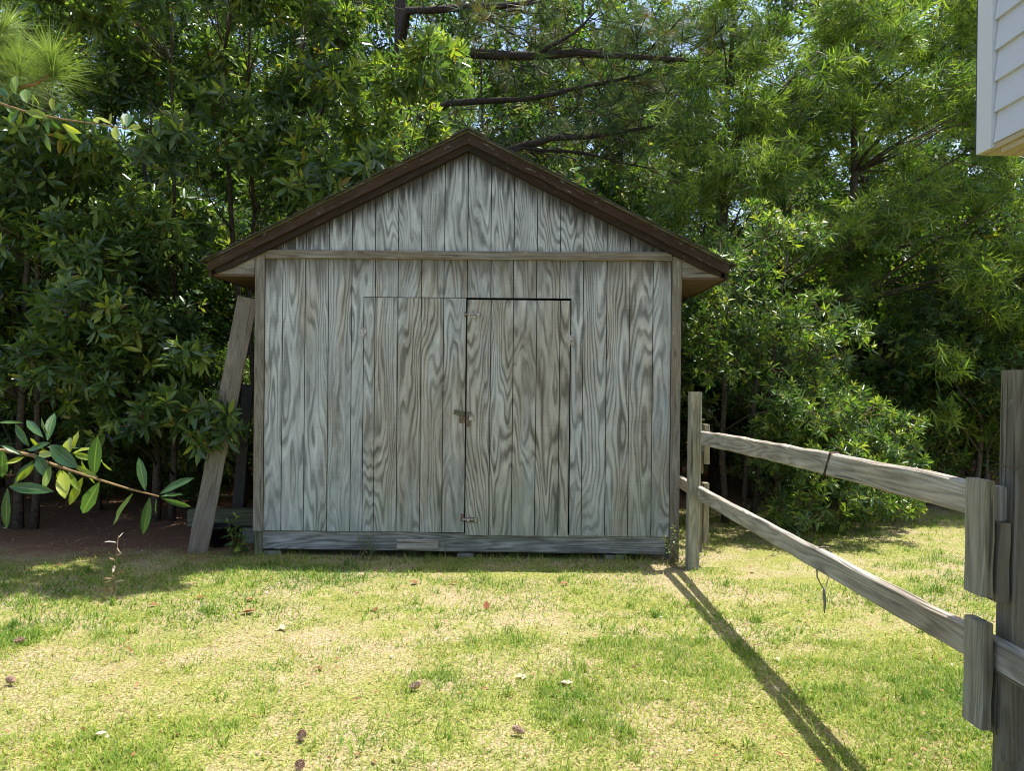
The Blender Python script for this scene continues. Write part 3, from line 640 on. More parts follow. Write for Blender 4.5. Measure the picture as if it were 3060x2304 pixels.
cl = fill_clumps(left_test, (-200, 1000), (-260, 1040), (7.0, 7.8), .50, .32, r) + fill_clumps(left_test, (-200, 1000), (300, 1040), (8.5,), .50, .32, r)
cl = [c for c in cl if not (c[0] > SX - SW - .35 and c[2] < 3.0)]
for _ in range(23):          # crown hanging forward over the roof corner, above the picture
    k = r.uniform(.3, .45); cl.append((r.uniform(-4.4, -1.15), r.uniform(5.5, 7.0), r.uniform(5.1, 6.6), k * 1.2, k, k * .7))
for (x_, y_, Y_, k) in ((470, 880, 6.38, .17), (425, 950, 6.34, .15), (495, 925, 6.42, .14), (395, 900, 6.5, .18), (360, 860, 6.5, .2), (300, 900, 6.6, .22), (270, 680, 6.55, .3), (170, 660, 6.5, .3), (400, 760, 6.5, .24), (90, 780, 6.5, .28), (220, 800, 6.6, .26)):
    p = atd(x_, y_, Y_); cl.append((p.x, p.y, p.z, k * 1.15, k, k * .8))
bins = [(-99, -4.3, (-4.9, 7.5), 'tall dark evergreen shrub at the far left edge', 2), (-4.3, -3.3, (-3.75, 7.9), 'dark glossy evergreen shrub behind the hanging leafy branch', 2),
        (-3.3, -2.35, (-2.95, 8.3), 'twin stemmed evergreen shrub rising beside the leaning plank', 2), (-2.35, -1.3, (-2.62, 9.6), 'evergreen tree leaning over the left slope of the shed roof', 2),
        (-1.3, 9, (-1.5, 10.2), 'sunlit evergreen tree whose yellow green tips reach above the roof ridge', 1)]
for i, (a, b, bs, lab, ns) in enumerate(bins):
    sub = [c for c in cl if a <= c[0] < b]
    if not sub: continue
    tree_thing('evergreen_shrub', lab, 'shrub' if i < 3 else 'tree', (bs[0], bs[1], 0), sub, 60, 11, .142, .32, 'bay', np.random.default_rng(30 + i), r0=.036, nst=ns,
               group='broadleaf evergreens left of the shed', tint0=.34 if i < 4 else .5, newf=.22 if i < 3 else .5, newt=.84, stem=.10, lo=.5, hi=1.7)
# ------------------------------------------------------------------ shrubs right of the shed, behind the fence
def rb1(x, y, r):
    if y < 470 + abs(x - 1640) * .28 - (35 if 1580 < x < 1770 else 0): return False
    if x < 1490: return False
    if x > 1850 - max(0, 620 - y) * .6: return False
    if y > 880: return False
    if 1640 < x < 1830 and 520 < y < 640: return r.random() < .2
    if y > 790 and x < 1700: return r.random() < .25
    return r.random() < .9
def rb2(x, y, r):
    if y > 1135 or y < 860 + max(0, 1650 - x) * .9 - max(0, x - 1800) * -.15: return False
    if x > 2000 - max(0, 960 - y) * .8 or x < 1665: return False
    return True
r = np.random.default_rng(22)
c1 = fill_clumps(rb1, (1490, 1880), (430, 900), (7.5, 8.3), .36, .26, r)
tree_thing('waxy_shrub', 'tall waxy leaved shrub beside the right wall of the shed', 'shrub', (2.55, 8.2, 0), c1, 62, 12, .085, .28, 'bush', np.random.default_rng(41), r0=.032, nst=3,
           group='waxy shrubs behind the fence', tint0=.38, newf=.38, newt=.88, stem=.08, lo=.4, hi=1.6)
c2 = fill_clumps(rb2, (1560, 2010), (860, 1150), (7.2, 7.7, 8.2), .32, .25, r)
tree_thing('waxy_shrub', 'low rounded waxy shrub seen over the upper fence rail', 'shrub', (3.05, 7.8, 0), c2, 66, 12, .085, .28, 'bush', np.random.default_rng(42), r0=.022, nst=3,
           group='waxy shrubs behind the fence', tint0=.40, newf=.40, newt=.88, stem=.08, lo=.4, hi=1.6)
# ------------------------------------------------------------------ narrow leaved trees, upper right
def wt(x, y, r):
    if y > roofline(x) - 30: return False
    if x < 1400 + (60 if y < 330 else 0) + max(0, 140 - y) * .4: return False
    if x > 2150: return r.random() < .3
    if 1540 < x < 1800 and 380 < y < 520: return r.random() < .22           # bright gap
    if 1840 < x < 2110 and 240 < y < 330: return r.random() < .35
    if y > 640 and x < 1830: return False
    if y > 560: return r.random() < .45
    if y < -30: return r.random() < .4
    return r.random() < .80
def wt2(x, y, r): return x > 1990 + max(0, 620 - y) * .5 and 470 < y < 960 and r.random() < .7
r = np.random.default_rng(23)
c3 = fill_clumps(wt, (1400, 2260), (-220, 760), (9.0, 10.0), .60, .42, r)
xs_ = np.array([c[0] for c in c3]); md = np.median(xs_)
for k, (sub, bs, lab) in enumerate((([c for c in c3 if c[0] < md], (2.9, 10.6), 'tall narrow leaved tree whose drooping sprays hang over the right roof slope'),
                                     ([c for c in c3 if c[0] >= md], (4.45, 10.2), 'tall narrow leaved tree with a dark trunk left of the white house corner'))):
    tree_thing('narrow_leaved_tree', lab, 'tree', (bs[0], bs[1], 0), sub, 54, 20, .135, .09, 'willow', np.random.default_rng(50 + k), T=T_STRIP, r0=.065, nst=1,
               group='narrow leaved trees on the right', up=.1, tint0=.6, tintv=.25, newf=.25, newt=.95, stem=.30, lo=.35, hi=1.3, droop=.6)
c4_ = fill_clumps(wt2, (1980, 2330), (470, 970), (8.6, 9.4), .55, .34, r)
tree_thing('narrow_leaved_tree', 'low spreading narrow leaved sapling right behind the tall dark post', 'tree', (5.9, 9.3, 0), c4_, 50, 16, .16, .10, 'willow', np.random.default_rng(55), T=T_STRIP, r0=.03, nst=2,
           group='narrow leaved trees on the right', up=.1, tint0=.55, tintv=.25, newf=.2, newt=.95, stem=.30, lo=.35, hi=1.3, droop=.5)
# ------------------------------------------------------------------ pine with long bare limbs over the roof
pine = empty('pine_tree', (-1.9, 11.2, 0), 0, 'pine whose long bare dark limbs stretch right above the shed roof', 'tree')
r = np.random.default_rng(61); mvp = Vector((1.9, -11.2, 0))
mbt = MB(); tr = curve_pts((-1.9, 11.2, -.1), (-1.75, 11.3, 13.), 12, .02, r); mbt.tube(tr, np.linspace(.14, .05, 13), 9)
o = mbt.obj('trunk', 'pinebark', pine, True); o.location = mvp
Ntip = []; Nax = []; tw_a = []; tw_b = []
def limb(pts, r0, r1):
    P = [np.array(p) for p in pts]; Q = []
    for a, b in zip(P[:-1], P[1:]): Q += list(curve_pts(a, b, 3, .035, r)[:-1])
    Q.append(P[-1]); Q = np.array(Q); m = MB().tube(Q, np.linspace(r0, r1, len(Q)) * 1.35, 7); o = m.obj('limb', 'pinebark', pine, True); o.location = mvp
    return Q
def pd(x, y, Y): return tuple(atd(x, y, Y))
def trunk_at(z): return tuple(tr[np.argmin(np.abs(tr[:, 2] - z))])
limb_defs = [([trunk_at(6.3), pd(985, 113, 10.4), pd(1110, 120, 10.2), pd(1250, 112, 10.0), pd(1380, 122, 9.8), pd(1515, 133, 9.8)], .062, .02),
             ([trunk_at(5.3), pd(970, 222, 10.6), pd(1130, 214, 10.4), pd(1290, 180, 10.2), pd(1390, 160, 10.1)], .045, .010),
             ([trunk_at(4.4), pd(1105, 322, 10.6), pd(1195, 297, 10.3), pd(1310, 290, 10.2), pd(1420, 272, 10.)], .050, .014),
             ([trunk_at(4.5), pd(1130, 318, 10.5), pd(1260, 330, 10.3), pd(1390, 360, 10.2)], .030, .008),
             ([trunk_at(6.9), pd(880, 22, 10.5), pd(1010, 14, 10.4), pd(1130, 8, 10.2), pd(1230, -20, 10.)], .05, .02),
             ([pd(1160, 116, 10.1), pd(1240, 70, 10.0), pd(1290, 20, 10.0)], .026, .008),
             ([pd(1010, 15, 10.4), pd(1080, 55, 10.2), pd(1150, 95, 10.1)], .02, .006),
             ([trunk_at(7.8), pd(1100, -90, 10.6), pd(1400, -110, 10.2)], .05, .012), ([trunk_at(8.6), pd(1000, -170, 10.9), pd(1300, -230, 10.6)], .05, .012)]
LQ = [limb(*a) for a in limb_defs]
for q, Q in enumerate(LQ):
    for j in range(2, len(Q)):
        for s in range(3 if q not in (5, 6) else 2):
            a = Q[j]; dr = unit(r.normal(size=3) * np.array([.7, .9, .75]) + np.array([.55, 0, .1])); ln = r.uniform(.25, .75)
            mid = a + dr * ln; tw_a.append(a); tw_b.append(mid)
            for s2 in range(3):
                d2 = unit(dr + r.normal(0, .6, 3)); e = mid + d2 * r.uniform(.15, .4); tw_a.append(mid); tw_b.append(e)
                if j > len(Q) * .52 or q > 6 or r.random() < .25: Ntip.append(e); Nax.append(d2)
for _ in range(150):           # needle masses at the ends, right and top of centre
    p = atd(r.uniform(1290, 1560), r.choice([r.uniform(20, 110), r.uniform(190, 330)]), r.uniform(9.7, 10.5)); a = LQ[r.choice([0, 1, 2])][-1]
    d2 = unit(r.normal(0, 1, 3) + np.array([.3, 0, .3])); Ntip.append(np.array(p)); Nax.append(d2); tw_a.append(np.array(p) - d2 * .35); tw_b.append(np.array(p))
tw_a = np.array(tw_a); tw_b = np.array(tw_b)
o = link('twigs', rod_mesh('twigs', tw_a, tw_b, np.full(len(tw_a), .008), np.full(len(tw_a), .004)), 'pinebark', pine); o.location = mvp; o['kind'] = 'stuff'
b, d, nor, ll, ww, tv = whorls(np.array(Ntip), np.array(Nax), 46, .21, .028, r, lo=.15, hi=1.35, stem=.16, tint0=.5, tintv=.22, newf=.18, newt=.98, droop=.2)
o = link('needles', leaf_mesh('needles', b, d, nor, ll, ww, tv, T_NEED), 'needle', pine); o.location = mvp
# pine sapling at the left edge, long bright needles
sap = empty('pine_sapling', (-3.6, 4.3, 0), 0, 'long needled pine bough at the upper left corner of the picture', 'pine')
mvs = Vector((3.6, -4.3, 0)); mbt = MB(); mbt.tube(curve_pts((-3.6, 4.3, -.1), (-3.45, 4.25, 3.9), 8, .02, r), np.linspace(.05, .02, 9), 7); o = mbt.obj('trunk', 'pinebark', sap, True); o.location = mvs
mbt = MB(); Zs = lambda x, y, Y=4.1: Vector(at(x / 2.082, y / 2.082, Y))
mbt.tube([(-3.5, 4.27, 2.6), Zs(-60, 620), Zs(60, 560), Zs(120, 470), Zs(112, 330)], [.018, .014, .011, .009, .006], 6); mbt.tube([Zs(60, 560), Zs(220, 520, 4.0), Zs(330, 450, 4.0), Zs(315, 330, 4.0)], [.011, .009, .008, .005], 6)
mbt.tube([(-3.5, 4.27, 3.0), Zs(-40, 200), Zs(60, 130)], [.014, .01, .006], 6)
o = mbt.obj('bough', 'greenstem', sap, True); o.location = mvs
tp = []; ta = []
for (x0, y0, x1, y1, Y0, n) in ((120, 480, 110, 310, 4.1, 12), (330, 450, 312, 300, 4.0, 12), (60, 560, 330, 470, 4.05, 8), (0, 200, 60, 120, 4.1, 8)):
    for t_ in np.linspace(0, 1, n):
        a = np.array(Zs(x0 + (x1 - x0) * t_, y0 + (y1 - y0) * t_, Y0)); dirv = unit(np.array(Zs(x1, y1, Y0)) - np.array(Zs(x0, y0, Y0))); tp.append(a); ta.append(dirv)
b, d, nor, ll, ww, tv = whorls(np.array(tp), np.array(ta), 52, .215, .014, r, lo=.25, hi=1.6, stem=.05, tint0=.5, tintv=.2, newf=0, droop=.15)
o = link('needles', leaf_mesh('needles', b, d, nor, ll, ww, tv, T_NEED), 'young_needle', sap); o.location = mvs
# ------------------------------------------------------------------ wood behind: trees with shared crowns
def proto_tree(seed, h, spread, ncl, per, mat, L, Wr, m, T, stems=1, zlo=.35):
    r = np.random.default_rng(seed); cl = []
    for _ in range(ncl):
        z = h * r.uniform(zlo, 1.); w_ = spread * (1 - ((z / h - .62) / .62) ** 2) ** .5 if abs(z / h - .62) < .62 else .3
        a = r.uniform(0, 6.28); q = w_ * r.random() ** .5; k = r.uniform(.45, .8)
        cl.append((q * math.cos(a), q * math.sin(a), z, k, k, k * .75))
    mb = MB(); limbs(mb, (0, 0, 0), cl, r, .085 if stems == 1 else .05, nst=stems, sides=6); tm = mb.mesh('trunk', True)
    tips, ax, back = clump_tips(cl, per, r); tm2 = rod_mesh('twigs', back, tips, np.full(len(tips), .008), np.full(len(tips), .004))
    b, d, nor, ll, ww, tv = whorls(tips, ax, m, L, Wr, r, tint0=.45, tintv=.25, newf=.15, newt=.9, stem=.2)
    return tm, tm2, leaf_mesh('crown', b, d, nor, ll, ww, tv, T)
PT = [proto_tree(71, 8.5, 1.7, 54, 20, 'wood', .12, .42, 9, T_RHOM, 2), proto_tree(72, 11., 2.0, 60, 19, 'wood', .13, .42, 9, T_RHOM, 1, .4),
      proto_tree(73, 9.5, 1.9, 52, 19, 'wood', .12, .45, 9, T_RHOM, 3, .3), proto_tree(74, 3.6, 1.6, 40, 26, 'wood', .12, .40, 10, T_RHOM, 3, .12)]
def place_tree(k, x, y, s, rz, label, group, cat='tree', name='woodland_tree'):
    o = empty(name, (x, y, 0), rz, label, cat, group); o.scale = (s, s, s)
    a, b_, c_ = PT[k]; link('trunk', a, 'bark', o); link('twigs', b_, 'twig', o)['kind'] = 'stuff'; link('crown', c_, 'wood', o); return o
r = np.random.default_rng(81)
mids = [(0, -.3, 13.2, 'slender twin stemmed tree straight above the shed ridge'), (2, 1.0, 14.5, 'many stemmed thin tree behind the pine limbs right of the ridge'), (0, 2.2, 15.5, 'thin leafy tree behind the right roof slope'),
        (1, -3.6, 13.5, 'tall leafy tree glimpsed through the gap left of the shed roof'), (2, -6.2, 13.0, 'leafy tree behind the evergreen shrubs on the far left'), (1, 6.6, 14., 'tall leafy tree behind the narrow leaved trees'),
        (0, 9.0, 13., 'leafy tree at the right edge below the white house corner'), (2, 4.2, 16., 'many stemmed tree seen in the bright gap right of the roof')]
for k, x, y, lab in mids: place_tree(k, x, y, r.uniform(.9, 1.1), r.uniform(0, 6.28), lab, 'trees just behind the shed')
far = 'one of the leafy trees in the wood far behind the shed'
for i in range(30):
    y = 18 + 14 * (i % 3) / 2 + r.uniform(-1.5, 1.5); x = (-1.05 + 2.1 * ((i // 3) + .5 + r.uniform(-.4, .4)) / 10) * y * .75
    place_tree([0, 1, 2, 1][i % 4], x, y, r.uniform(.95, 1.35), r.uniform(0, 6.28), far, 'wood far behind the shed')
us = 'one of the low dark bushes under the trees behind the shed'
for i, (x, y, s) in enumerate([(-7.2, 10.2, 1.0), (-5.2, 10.6, 1.1), (-3.9, 11.4, 1.1), (-2.8, 12.2, 1.0), (2.6, 11.5, .9), (4.2, 12., 1.), (5.6, 11.2, 1.05), (7.2, 11.6, 1.1), (8.6, 11., 1.1), (-8.6, 11.5, 1.2), (-9.8, 14, 1.3), (10.5, 14, 1.3), (6.4, 9.9, .75),
                                  (-6.0, 15, 1.2), (-3.5, 16, 1.2), (3.6, 15.5, 1.2), (7.6, 16, 1.3), (12, 18, 1.5), (-12, 18, 1.5),
                                  (-3.3, 9.5, .5), (-4.3, 9.2, .45), (-5.4, 9.4, .6), (-6.6, 9.0, .6), (3.3, 9.9, .6), (4.3, 9.6, .5), (5.3, 9.9, .6), (2.3, 10.6, .7), (-2.6, 10.6, .6), (-4.8, 8.6, .3), (-3.6, 8.7, .26)]):
    place_tree(3, x, y, s, r.uniform(0, 6.28), us, 'undergrowth behind the shed', 'bush', 'undergrowth_bush')
# far wood, read as one mass
n = 42000; r = np.random.default_rng(91)
X = r.uniform(-34, 34, n); Y = r.uniform(36, 44, n); top = 6.5 + 5 * vnoise(X * .22 + 40, Y * 0 + 3, 8); Z = top * r.random(n) ** .85 + r.normal(0, .3, n)
me = leaf_mesh('far_wood', np.stack([X, Y, np.abs(Z)], 1), unit(r.normal(size=(n, 3))), unit(r.normal(size=(n, 3))), r.uniform(.35, .7, n), r.uniform(.2, .35, n), np.clip(r.normal(.45, .2, n), 0, 1), T_RHOM)
tag(link('far_wood', me, 'wood'), 'dense green wood closing the view far behind everything', 'wood', None, 'stuff')
# ------------------------------------------------------------------ leafy branches in the foreground (left)
fs = empty('bay_shrub', (-3.15, 3.0, 0), 0, 'large leaved branch reaching in from the left edge close to the camera', 'shrub')
mvf = Vector((3.15, -3.0, 0))
def rel(m, name, mat, par, smooth=True):
    return m.obj(name, mat, par, smooth)
mb = MB(); mb.tube(curve_pts((-3.15, 3., -.1), (-3.0, 3.1, 3.3), 8, .03, rng), np.linspace(.045, .02, 9), 7); o = mb.obj('stem', 'bark', fs, True); o.location = mvf
def big_leaf_mesh(L, W, curl, r):
    m = MB(); NT = 7; prof = [0.04, .55, .88, 1.0, .92, .62, .02]
    for i in range(NT):
        t_ = i / (NT - 1); wv = W * .5 * prof[i] * (1 + r.normal(0, .04)); z = -curl * L * t_ * t_
        for j, s in enumerate((-1, -.5, 0, .5, 1)): m.v.append((t_ * L, s * wv, z + abs(s) ** 1.3 * wv * .32 + (r.normal(0, .0012) if abs(s) == 1 else 0)))
    for i in range(NT - 1):
        for j in range(4):
            a = i * 5 + j; m.quad((a, a + 5, a + 6, a + 1), [(i / 6, j / 4), ((i + 1) / 6, j / 4), ((i + 1) / 6, (j + 1) / 4), (i / 6, (j + 1) / 4)])
    return m.mesh('leaf', True)
def add_leaf(par, a, b, wr, tint, r, offs, face=None):
    a = Vector(a); b = Vector(b); d = b - a; L = d.length; d.normalize()
    n0 = Vector((r.normal(0, .5), -1 + r.normal(0, .25), .55 + r.normal(0, .45))) if face is None else Vector(face)
    s = n0.cross(d).normalized(); no = d.cross(s).normalized()
    o = link('leaf', big_leaf_mesh(L, L * wr * .76, r.uniform(.05, .18), r), 'bigleaf', par)
    mt = Matrix((d, s, no)).transposed().to_4x4(); mt.translation = a; o.matrix_world = Matrix.Translation(offs) @ mt; o.color = (tint, 0, 0, 1)
def branch(par, stem_px, leaves, S, ox, oy, Y0, offs, rad, r):
    f = lambda x, y, dy=0.: at(ox + x / S, oy + y / S, Y0 + dy)
    m = MB(); pts = [f(*p) for p in stem_px]; m.tube(pts, np.linspace(rad, rad * .35, len(pts)), 7); bo = m.obj('branch', 'greenstem', par, True); bo.location = offs
    for (x0, y0, x1, y1, wr, tn) in leaves:
        a = f(x0, y0, r.normal(0, .01)); b = f(x1, y1, r.normal(0, .35 / 10)); add_leaf(bo, a, b, wr * (1.3 if Y0 > 3 else 1.), min(1, tn + (.12 if Y0 > 3 else 0)), r, (0, 0, 0))
    return bo
S1 = [(-560, 380), (-250, 420), (60, 440), (220, 470), (310, 515), (470, 570), (640, 625), (850, 690), (1055, 742)]
L1 = [(625, 600, 630, 368, .38, .15), (662, 645, 520, 885, .34, .25), (885, 720, 735, 925, .33, .72), (965, 705, 920, 480, .34, .25), (1060, 725, 1270, 610, .33, .2), (1065, 742, 1205, 715, .3, .3),
      (1070, 750, 1268, 818, .28, .22), (995, 745, 945, 1000, .32, .25), (1035, 760, 1030, 860, .22, .5), (415, 570, 425, 742, .5, .95), (550, 615, 455, 803, .34, .88), (480, 455, 610, 412, .4, .9), (470, 445, 435, 345, .7, .95),
      (490, 430, 518, 300, .45, .95), (490, 460, 620, 492, .3, .85), (335, 400, 480, 537, .42, .1), (240, 465, 325, 622, .5, .08), (315, 370, 352, 168, .38, .3), (290, 350, 148, 212, .22, .4), (320, 330, 262, 220, .3, .6),
      (195, 410, 88, 258, .36, .2), (150, 470, 0, 388, .28, .2), (310, 412, 540, 405, .14, .3), (300, 440, 195, 360, .24, .9), (222, 505, 75, 662, .4, .12), (235, 520, 105, 652, .34, .85), (335, 540, 288, 692, .34, .7),
      (455, 575, 505, 690, .26, .75), (480, 530, 618, 602, .2, .85), (670, 500, 725, 577, .25, .8), (60, 678, 325, 695, .26, .2), (50, 685, 28, 962, .28, .15), (160, 480, 42, 522, .28, .9), (15, 615, 12, 455, .4, .15),
      (-30, 252, 147, 243, .16, .55), (350, 470, 235, 448, .3, .9), (540, 500, 615, 665, .22, .8), (400, 560, 385, 640, .4, .8), (180, 440, 320, 380, .3, .35), (120, 445, 255, 405, .25, .3), (-90, 420, -160, 560, .35, .3), (-150, 400, -90, 250, .35, .4)]
branch(fs, S1, L1, 2.221, 0, 1150, 2.0, mvf, .0065, np.random.default_rng(101))
fs2 = MB().tube([(-3.0, 3.08, 1.0), tuple(at(-252, 1321, 2.0))], [.012, .0065], 7).obj('side_branch', 'bark', fs, True); fs2.location = mvf
S2 = [(-420, 560), (-160, 610), (0, 640), (150, 690), (300, 722), (420, 745), (570, 765), (700, 782), (805, 800)]
L2 = [(790, 790, 790, 688, .4, .15), (780, 800, 770, 878, .45, .1), (800, 795, 903, 838, .28, .5), (800, 795, 872, 788, .35, .95), (770, 785, 752, 728, .4, .8), (690, 770, 685, 698, .35, .9), (690, 770, 592, 712, .3, .9),
      (715, 785, 722, 862, .3, .8), (610, 765, 590, 725, .5, .9), (575, 755, 515, 728, .35, .4), (330, 690, 318, 600, .35, .85), (340, 690, 385, 640, .45, .2), (205, 660, 218, 545, .38, .7), (170, 640, 150, 535, .4, .5), (100, 590, 82, 450, .3, .7),
      (100, 580, 52, 478, .35, .2), (300, 740, 290, 830, .4, .4), (315, 750, 375, 805, .35, .15), (400, 780, 490, 888, .2, .55), (385, 770, 472, 828, .22, .9), (290, 830, 300, 935, .4, .5), (245, 650, 195, 575, .3, .9), (160, 690, 285, 718, .4, .75),
      (60, 600, -20, 540, .35, .3), (20, 640, 110, 720, .3, .4), (230, 700, 170, 790, .35, .2), (120, 680, 40, 760, .35, .3)]
b2 = branch(fs, S2, L2, 2.082, 0, 0, 3.5, mvf, .007, np.random.default_rng(102))
fs3 = MB().tube([(-3.0, 3.1, 2.2), tuple(at(-202, 269, 3.5))], [.016, .007], 7).obj('side_branch', 'bark', fs, True); fs3.location = mvf
# ------------------------------------------------------------------ lawn, pine straw, litter
def in_shed(x, y): return (np.abs(x - SX) < SW + .02) & (y > 6.40) & (y < 9.5)
def edge_y(x): return np.where(x < -2.6, 6.3, np.where(x > 2.4, 9.3, 6.3 + (x + 2.6) / 5.0 * 3.0))
def bare_mask(X, Y):
    b = vnoise(X * 1.25 + 13, Y * 1.7 + 21, 31) * .6 + vnoise(X * 4.2 + 13, Y * 5. + 21, 32) * .4
    k = .60 - .16 * np.exp(-((X + .9) / 1.3) ** 2 - ((Y - 3.3) / .9) ** 2) + .12 * np.exp(-((Y - 5.4) / .5) ** 2)
    return smooth01(b, k - .07, k + .07)
def grass(n, ymin, ymax, Lr, Wr_, seed):
    r = np.random.default_rng(seed); Y = ymin + (ymax - ymin) * r.random(n); X = (r.random(n) * 2 - 1) * (Y * .80 + .5)
    g1 = vnoise(X * .9 + 30, Y * .9 + 30, 11); g2 = vnoise(X * 3.1 + 30, Y * 3.1 + 30, 12); g3 = vnoise(X * 9 + 30, Y * 9 + 30, 13)
    lush = np.clip(.45 * g1 + .35 * g2 + .3 * g3 - .05 + .20 * np.exp(-((Y - 5.6) / .7) ** 2) * (X < 1.2), 0, 1)
    e = (Y - edge_y(X)) + (g2 - .5) * 1.2
    bare = bare_mask(X, Y)
    keep = (~in_shed(X, Y)) & (r.random(n) < (.35 + .85 * lush) * (1 - .62 * bare)) & (r.random(n) > smooth01(e, -.6, .35))
    keep &= ~((np.abs(X - SX) < SW + .05) & (Y > 6.12) & (Y < 6.5) & (r.random(n) < .82))
    lush = np.clip(lush - .18 * bare, 0, 1)
    X, Y, lush, g3 = X[keep], Y[keep], lush[keep], g3[keep]; n = len(X)
    t = np.clip(.97 - lush * 1.05 + r.normal(0, .22, n), 0, 1)
    az = r.random(n) * 6.283; flat = np.where(t > .66, r.uniform(.05, .45, n), r.uniform(.35, 1.35, n))
    d = np.stack([np.cos(az) * np.cos(flat), np.sin(az) * np.cos(flat), np.sin(flat)], 1)
    nor = unit(np.stack([-np.cos(az) * np.sin(flat), -np.sin(az) * np.sin(flat), np.cos(flat)], 1) + r.normal(0, .3, (n, 3)))
    L = Lr * r.uniform(.5, 1.3, n) * (.7 + .5 * lush); b = np.stack([X, Y, ground_z(X, Y) - .002], 1)
    return b, d, nor, L, Wr_ * r.uniform(.7, 1.3, n), t
def smooth01(x, a, b): t = np.clip((x - a) / (b - a), 0, 1); return t * t * (3 - 2 * t)
parts = [grass(185000, 2.5, 4.4, .046, .0042, 111), grass(150000, 4.4, 9.6, .046, .0058, 112)]
parts.append(grass(38000, -1., 2.5, .05, .006, 114))
b_, d_, n_, l_, w_, t_ = grass(60000, 2.6, 9., .08, .0052, 115)         # longer tufts
cx_ = np.floor(b_[:, 0] * 5.5 + 100).astype(int); cy_ = np.floor(b_[:, 1] * 5.5 + 100).astype(int); hh = np.random.default_rng(3).random((400, 400))[cx_ % 400, cy_ % 400]
jx = np.random.default_rng(4).random((400, 400, 2))[cx_ % 400, cy_ % 400]; kp = hh < .16; rr_ = np.random.default_rng(5)
ctr = np.stack([(cx_ - 100 + jx[:, 0]) / 5.5, (cy_ - 100 + jx[:, 1]) / 5.5], 1) + rr_.normal(0, .022, (len(b_), 2)); b_[:, :2] = ctr; d_[:, 2] = np.abs(d_[:, 2]) + .5
kp &= ~in_shed(b_[:, 0], b_[:, 1]) & (np.abs(b_[:, 1] - 6.3) > .15)
parts.append((b_[kp], unit(d_[kp]), n_[kp], l_[kp] * .9, w_[kp], np.clip(t_[kp] - .22, 0, 1)))
arr = [np.concatenate(z) for z in zip(*parts)]
tag(link('lawn_grass', leaf_mesh('lawn_grass', *arr, T_BLADE), 'grass'), 'short sunlit yellow green grass blades covering the lawn', 'grass', None, 'stuff')
r = np.random.default_rng(113); n = 16000
X = r.uniform(-8, 9, n); Y = r.uniform(5.6, 12, n); e = Y - edge_y(X) + (vnoise(X * 1.3 + 9, Y * 1.3 + 9, 5) - .5) * 1.4; kp = (~in_shed(X, Y)) & (r.random(n) < smooth01(e, -.9, .2)); X, Y = X[kp], Y[kp]; n = len(X)
az = r.random(n) * 6.283; d = np.stack([np.cos(az), np.sin(az), r.normal(.05, .12, n)], 1)
me = leaf_mesh('pine_straw', np.stack([X, Y, ground_z(X, Y) + r.uniform(.004, .03, n)], 1), d, np.tile([0, 0, 1.], (n, 1)) + r.normal(0, .2, (n, 3)), r.uniform(.12, .24, n), np.full(n, .006), r.random(n), T_NEED)
tag(link('pine_straw', me, 'straw'), 'reddish brown pine straw lying under the trees', 'pine straw', None, 'stuff')
n = 1500; Y = r.uniform(2.7, 8.5, n); X = (r.random(n) * 2 - 1) * Y * .73; kp = ~in_shed(X, Y); X, Y = X[kp], Y[kp]; n = len(X); az = r.random(n) * 6.283
me = leaf_mesh('leaf_litter', np.stack([X, Y, ground_z(X, Y) + .016], 1), np.stack([np.cos(az), np.sin(az), r.normal(.1, .2, n)], 1), np.tile([0, 0, 1.], (n, 1)) + r.normal(0, .45, (n, 3)), r.uniform(.012, .04, n), r.uniform(.006, .016, n), np.clip(r.normal(.5, .25, n), 0, 1), T_LEAF)
tag(link('leaf_litter', me, 'litter'), 'small pale bits of dead leaf scattered through the grass', 'leaf litter', None, 'stuff')
# fallen leaves one can pick out
def fallen(px, py, L, tint, rz, label, tilt=.25):
    p = gp(px, py); r = np.random.default_rng(int(px)); me = leaf_mesh('fallen_leaf', np.array([[0, 0, 0], [L * .2, L * .1, .002]]), np.array([[1, 0, tilt], [.8, .5, tilt * .5]]), np.array([[0, .3, 1.], [.1, -.3, 1.]]), np.array([L, L * .8]), np.array([L * .5, L * .4]), np.array([tint, min(1, tint + .1)]), T_LEAF)
    o = link('fallen_leaf', me, 'litter'); o.location = (p.x, p.y, .012); o.rotation_euler = (0, 0, rz); tag(o, label, 'leaf', 'fallen leaves on the lawn')
for i, (px, py, L, tn, lab) in enumerate([(716, 1838, .10, .25, 'curled brown leaf on the sunny grass left of the shed doors'), (1123, 1834, .07, .1, 'dark brown leaf on the grass below the left door'), (1254, 1746, .08, .2, 'brown leaf at the shade line before the doors'),
        (1349, 1745, .06, .05, 'dark small leaf just right of the leaf at the shade line'), (730, 1802, .07, .3, 'orange brown leaf just above the curled brown leaf'), (850, 1888, .07, .84, 'pale dry leaf on the grass left of centre'),
        (1571, 2026, .07, .84, 'pale dry leaf on the grass right of centre'), (1663, 2048, .08, .84, 'long pale leaf right of the pale dry leaf at centre right'), (590, 1796, .07, .2, 'brown leaf in the left shade edge'), (470, 1815, .06, .35, 'reddish leaf at the shade edge below the hanging branch'),
        (960, 2000, .05, .05, 'tiny dark leaf in the middle left of the lawn'), (270, 2208, .06, .84, 'whitish leaf scrap at the lower left of the lawn'), (2330, 1985, .05, .9, 'pale leaf scrap on the grass right of the rail shadow'), (1700, 1750, .07, .35, 'reddish brown leaf at the shade line below the right door')]):
    fallen(px, py, L, tn, i * 1.7, lab)
p = gp(1452, 1828); o = link('fallen_leaf', leaf_mesh('fallen_leaf', np.array([[0, 0, 0.]]), np.array([[.1, .3, 1.]]), np.array([[0, -1., .2]]), np.array([.065]), np.array([.045]), np.array([.3]), T_LEAF), 'redtag'); o.location = (p.x, p.y, .004)
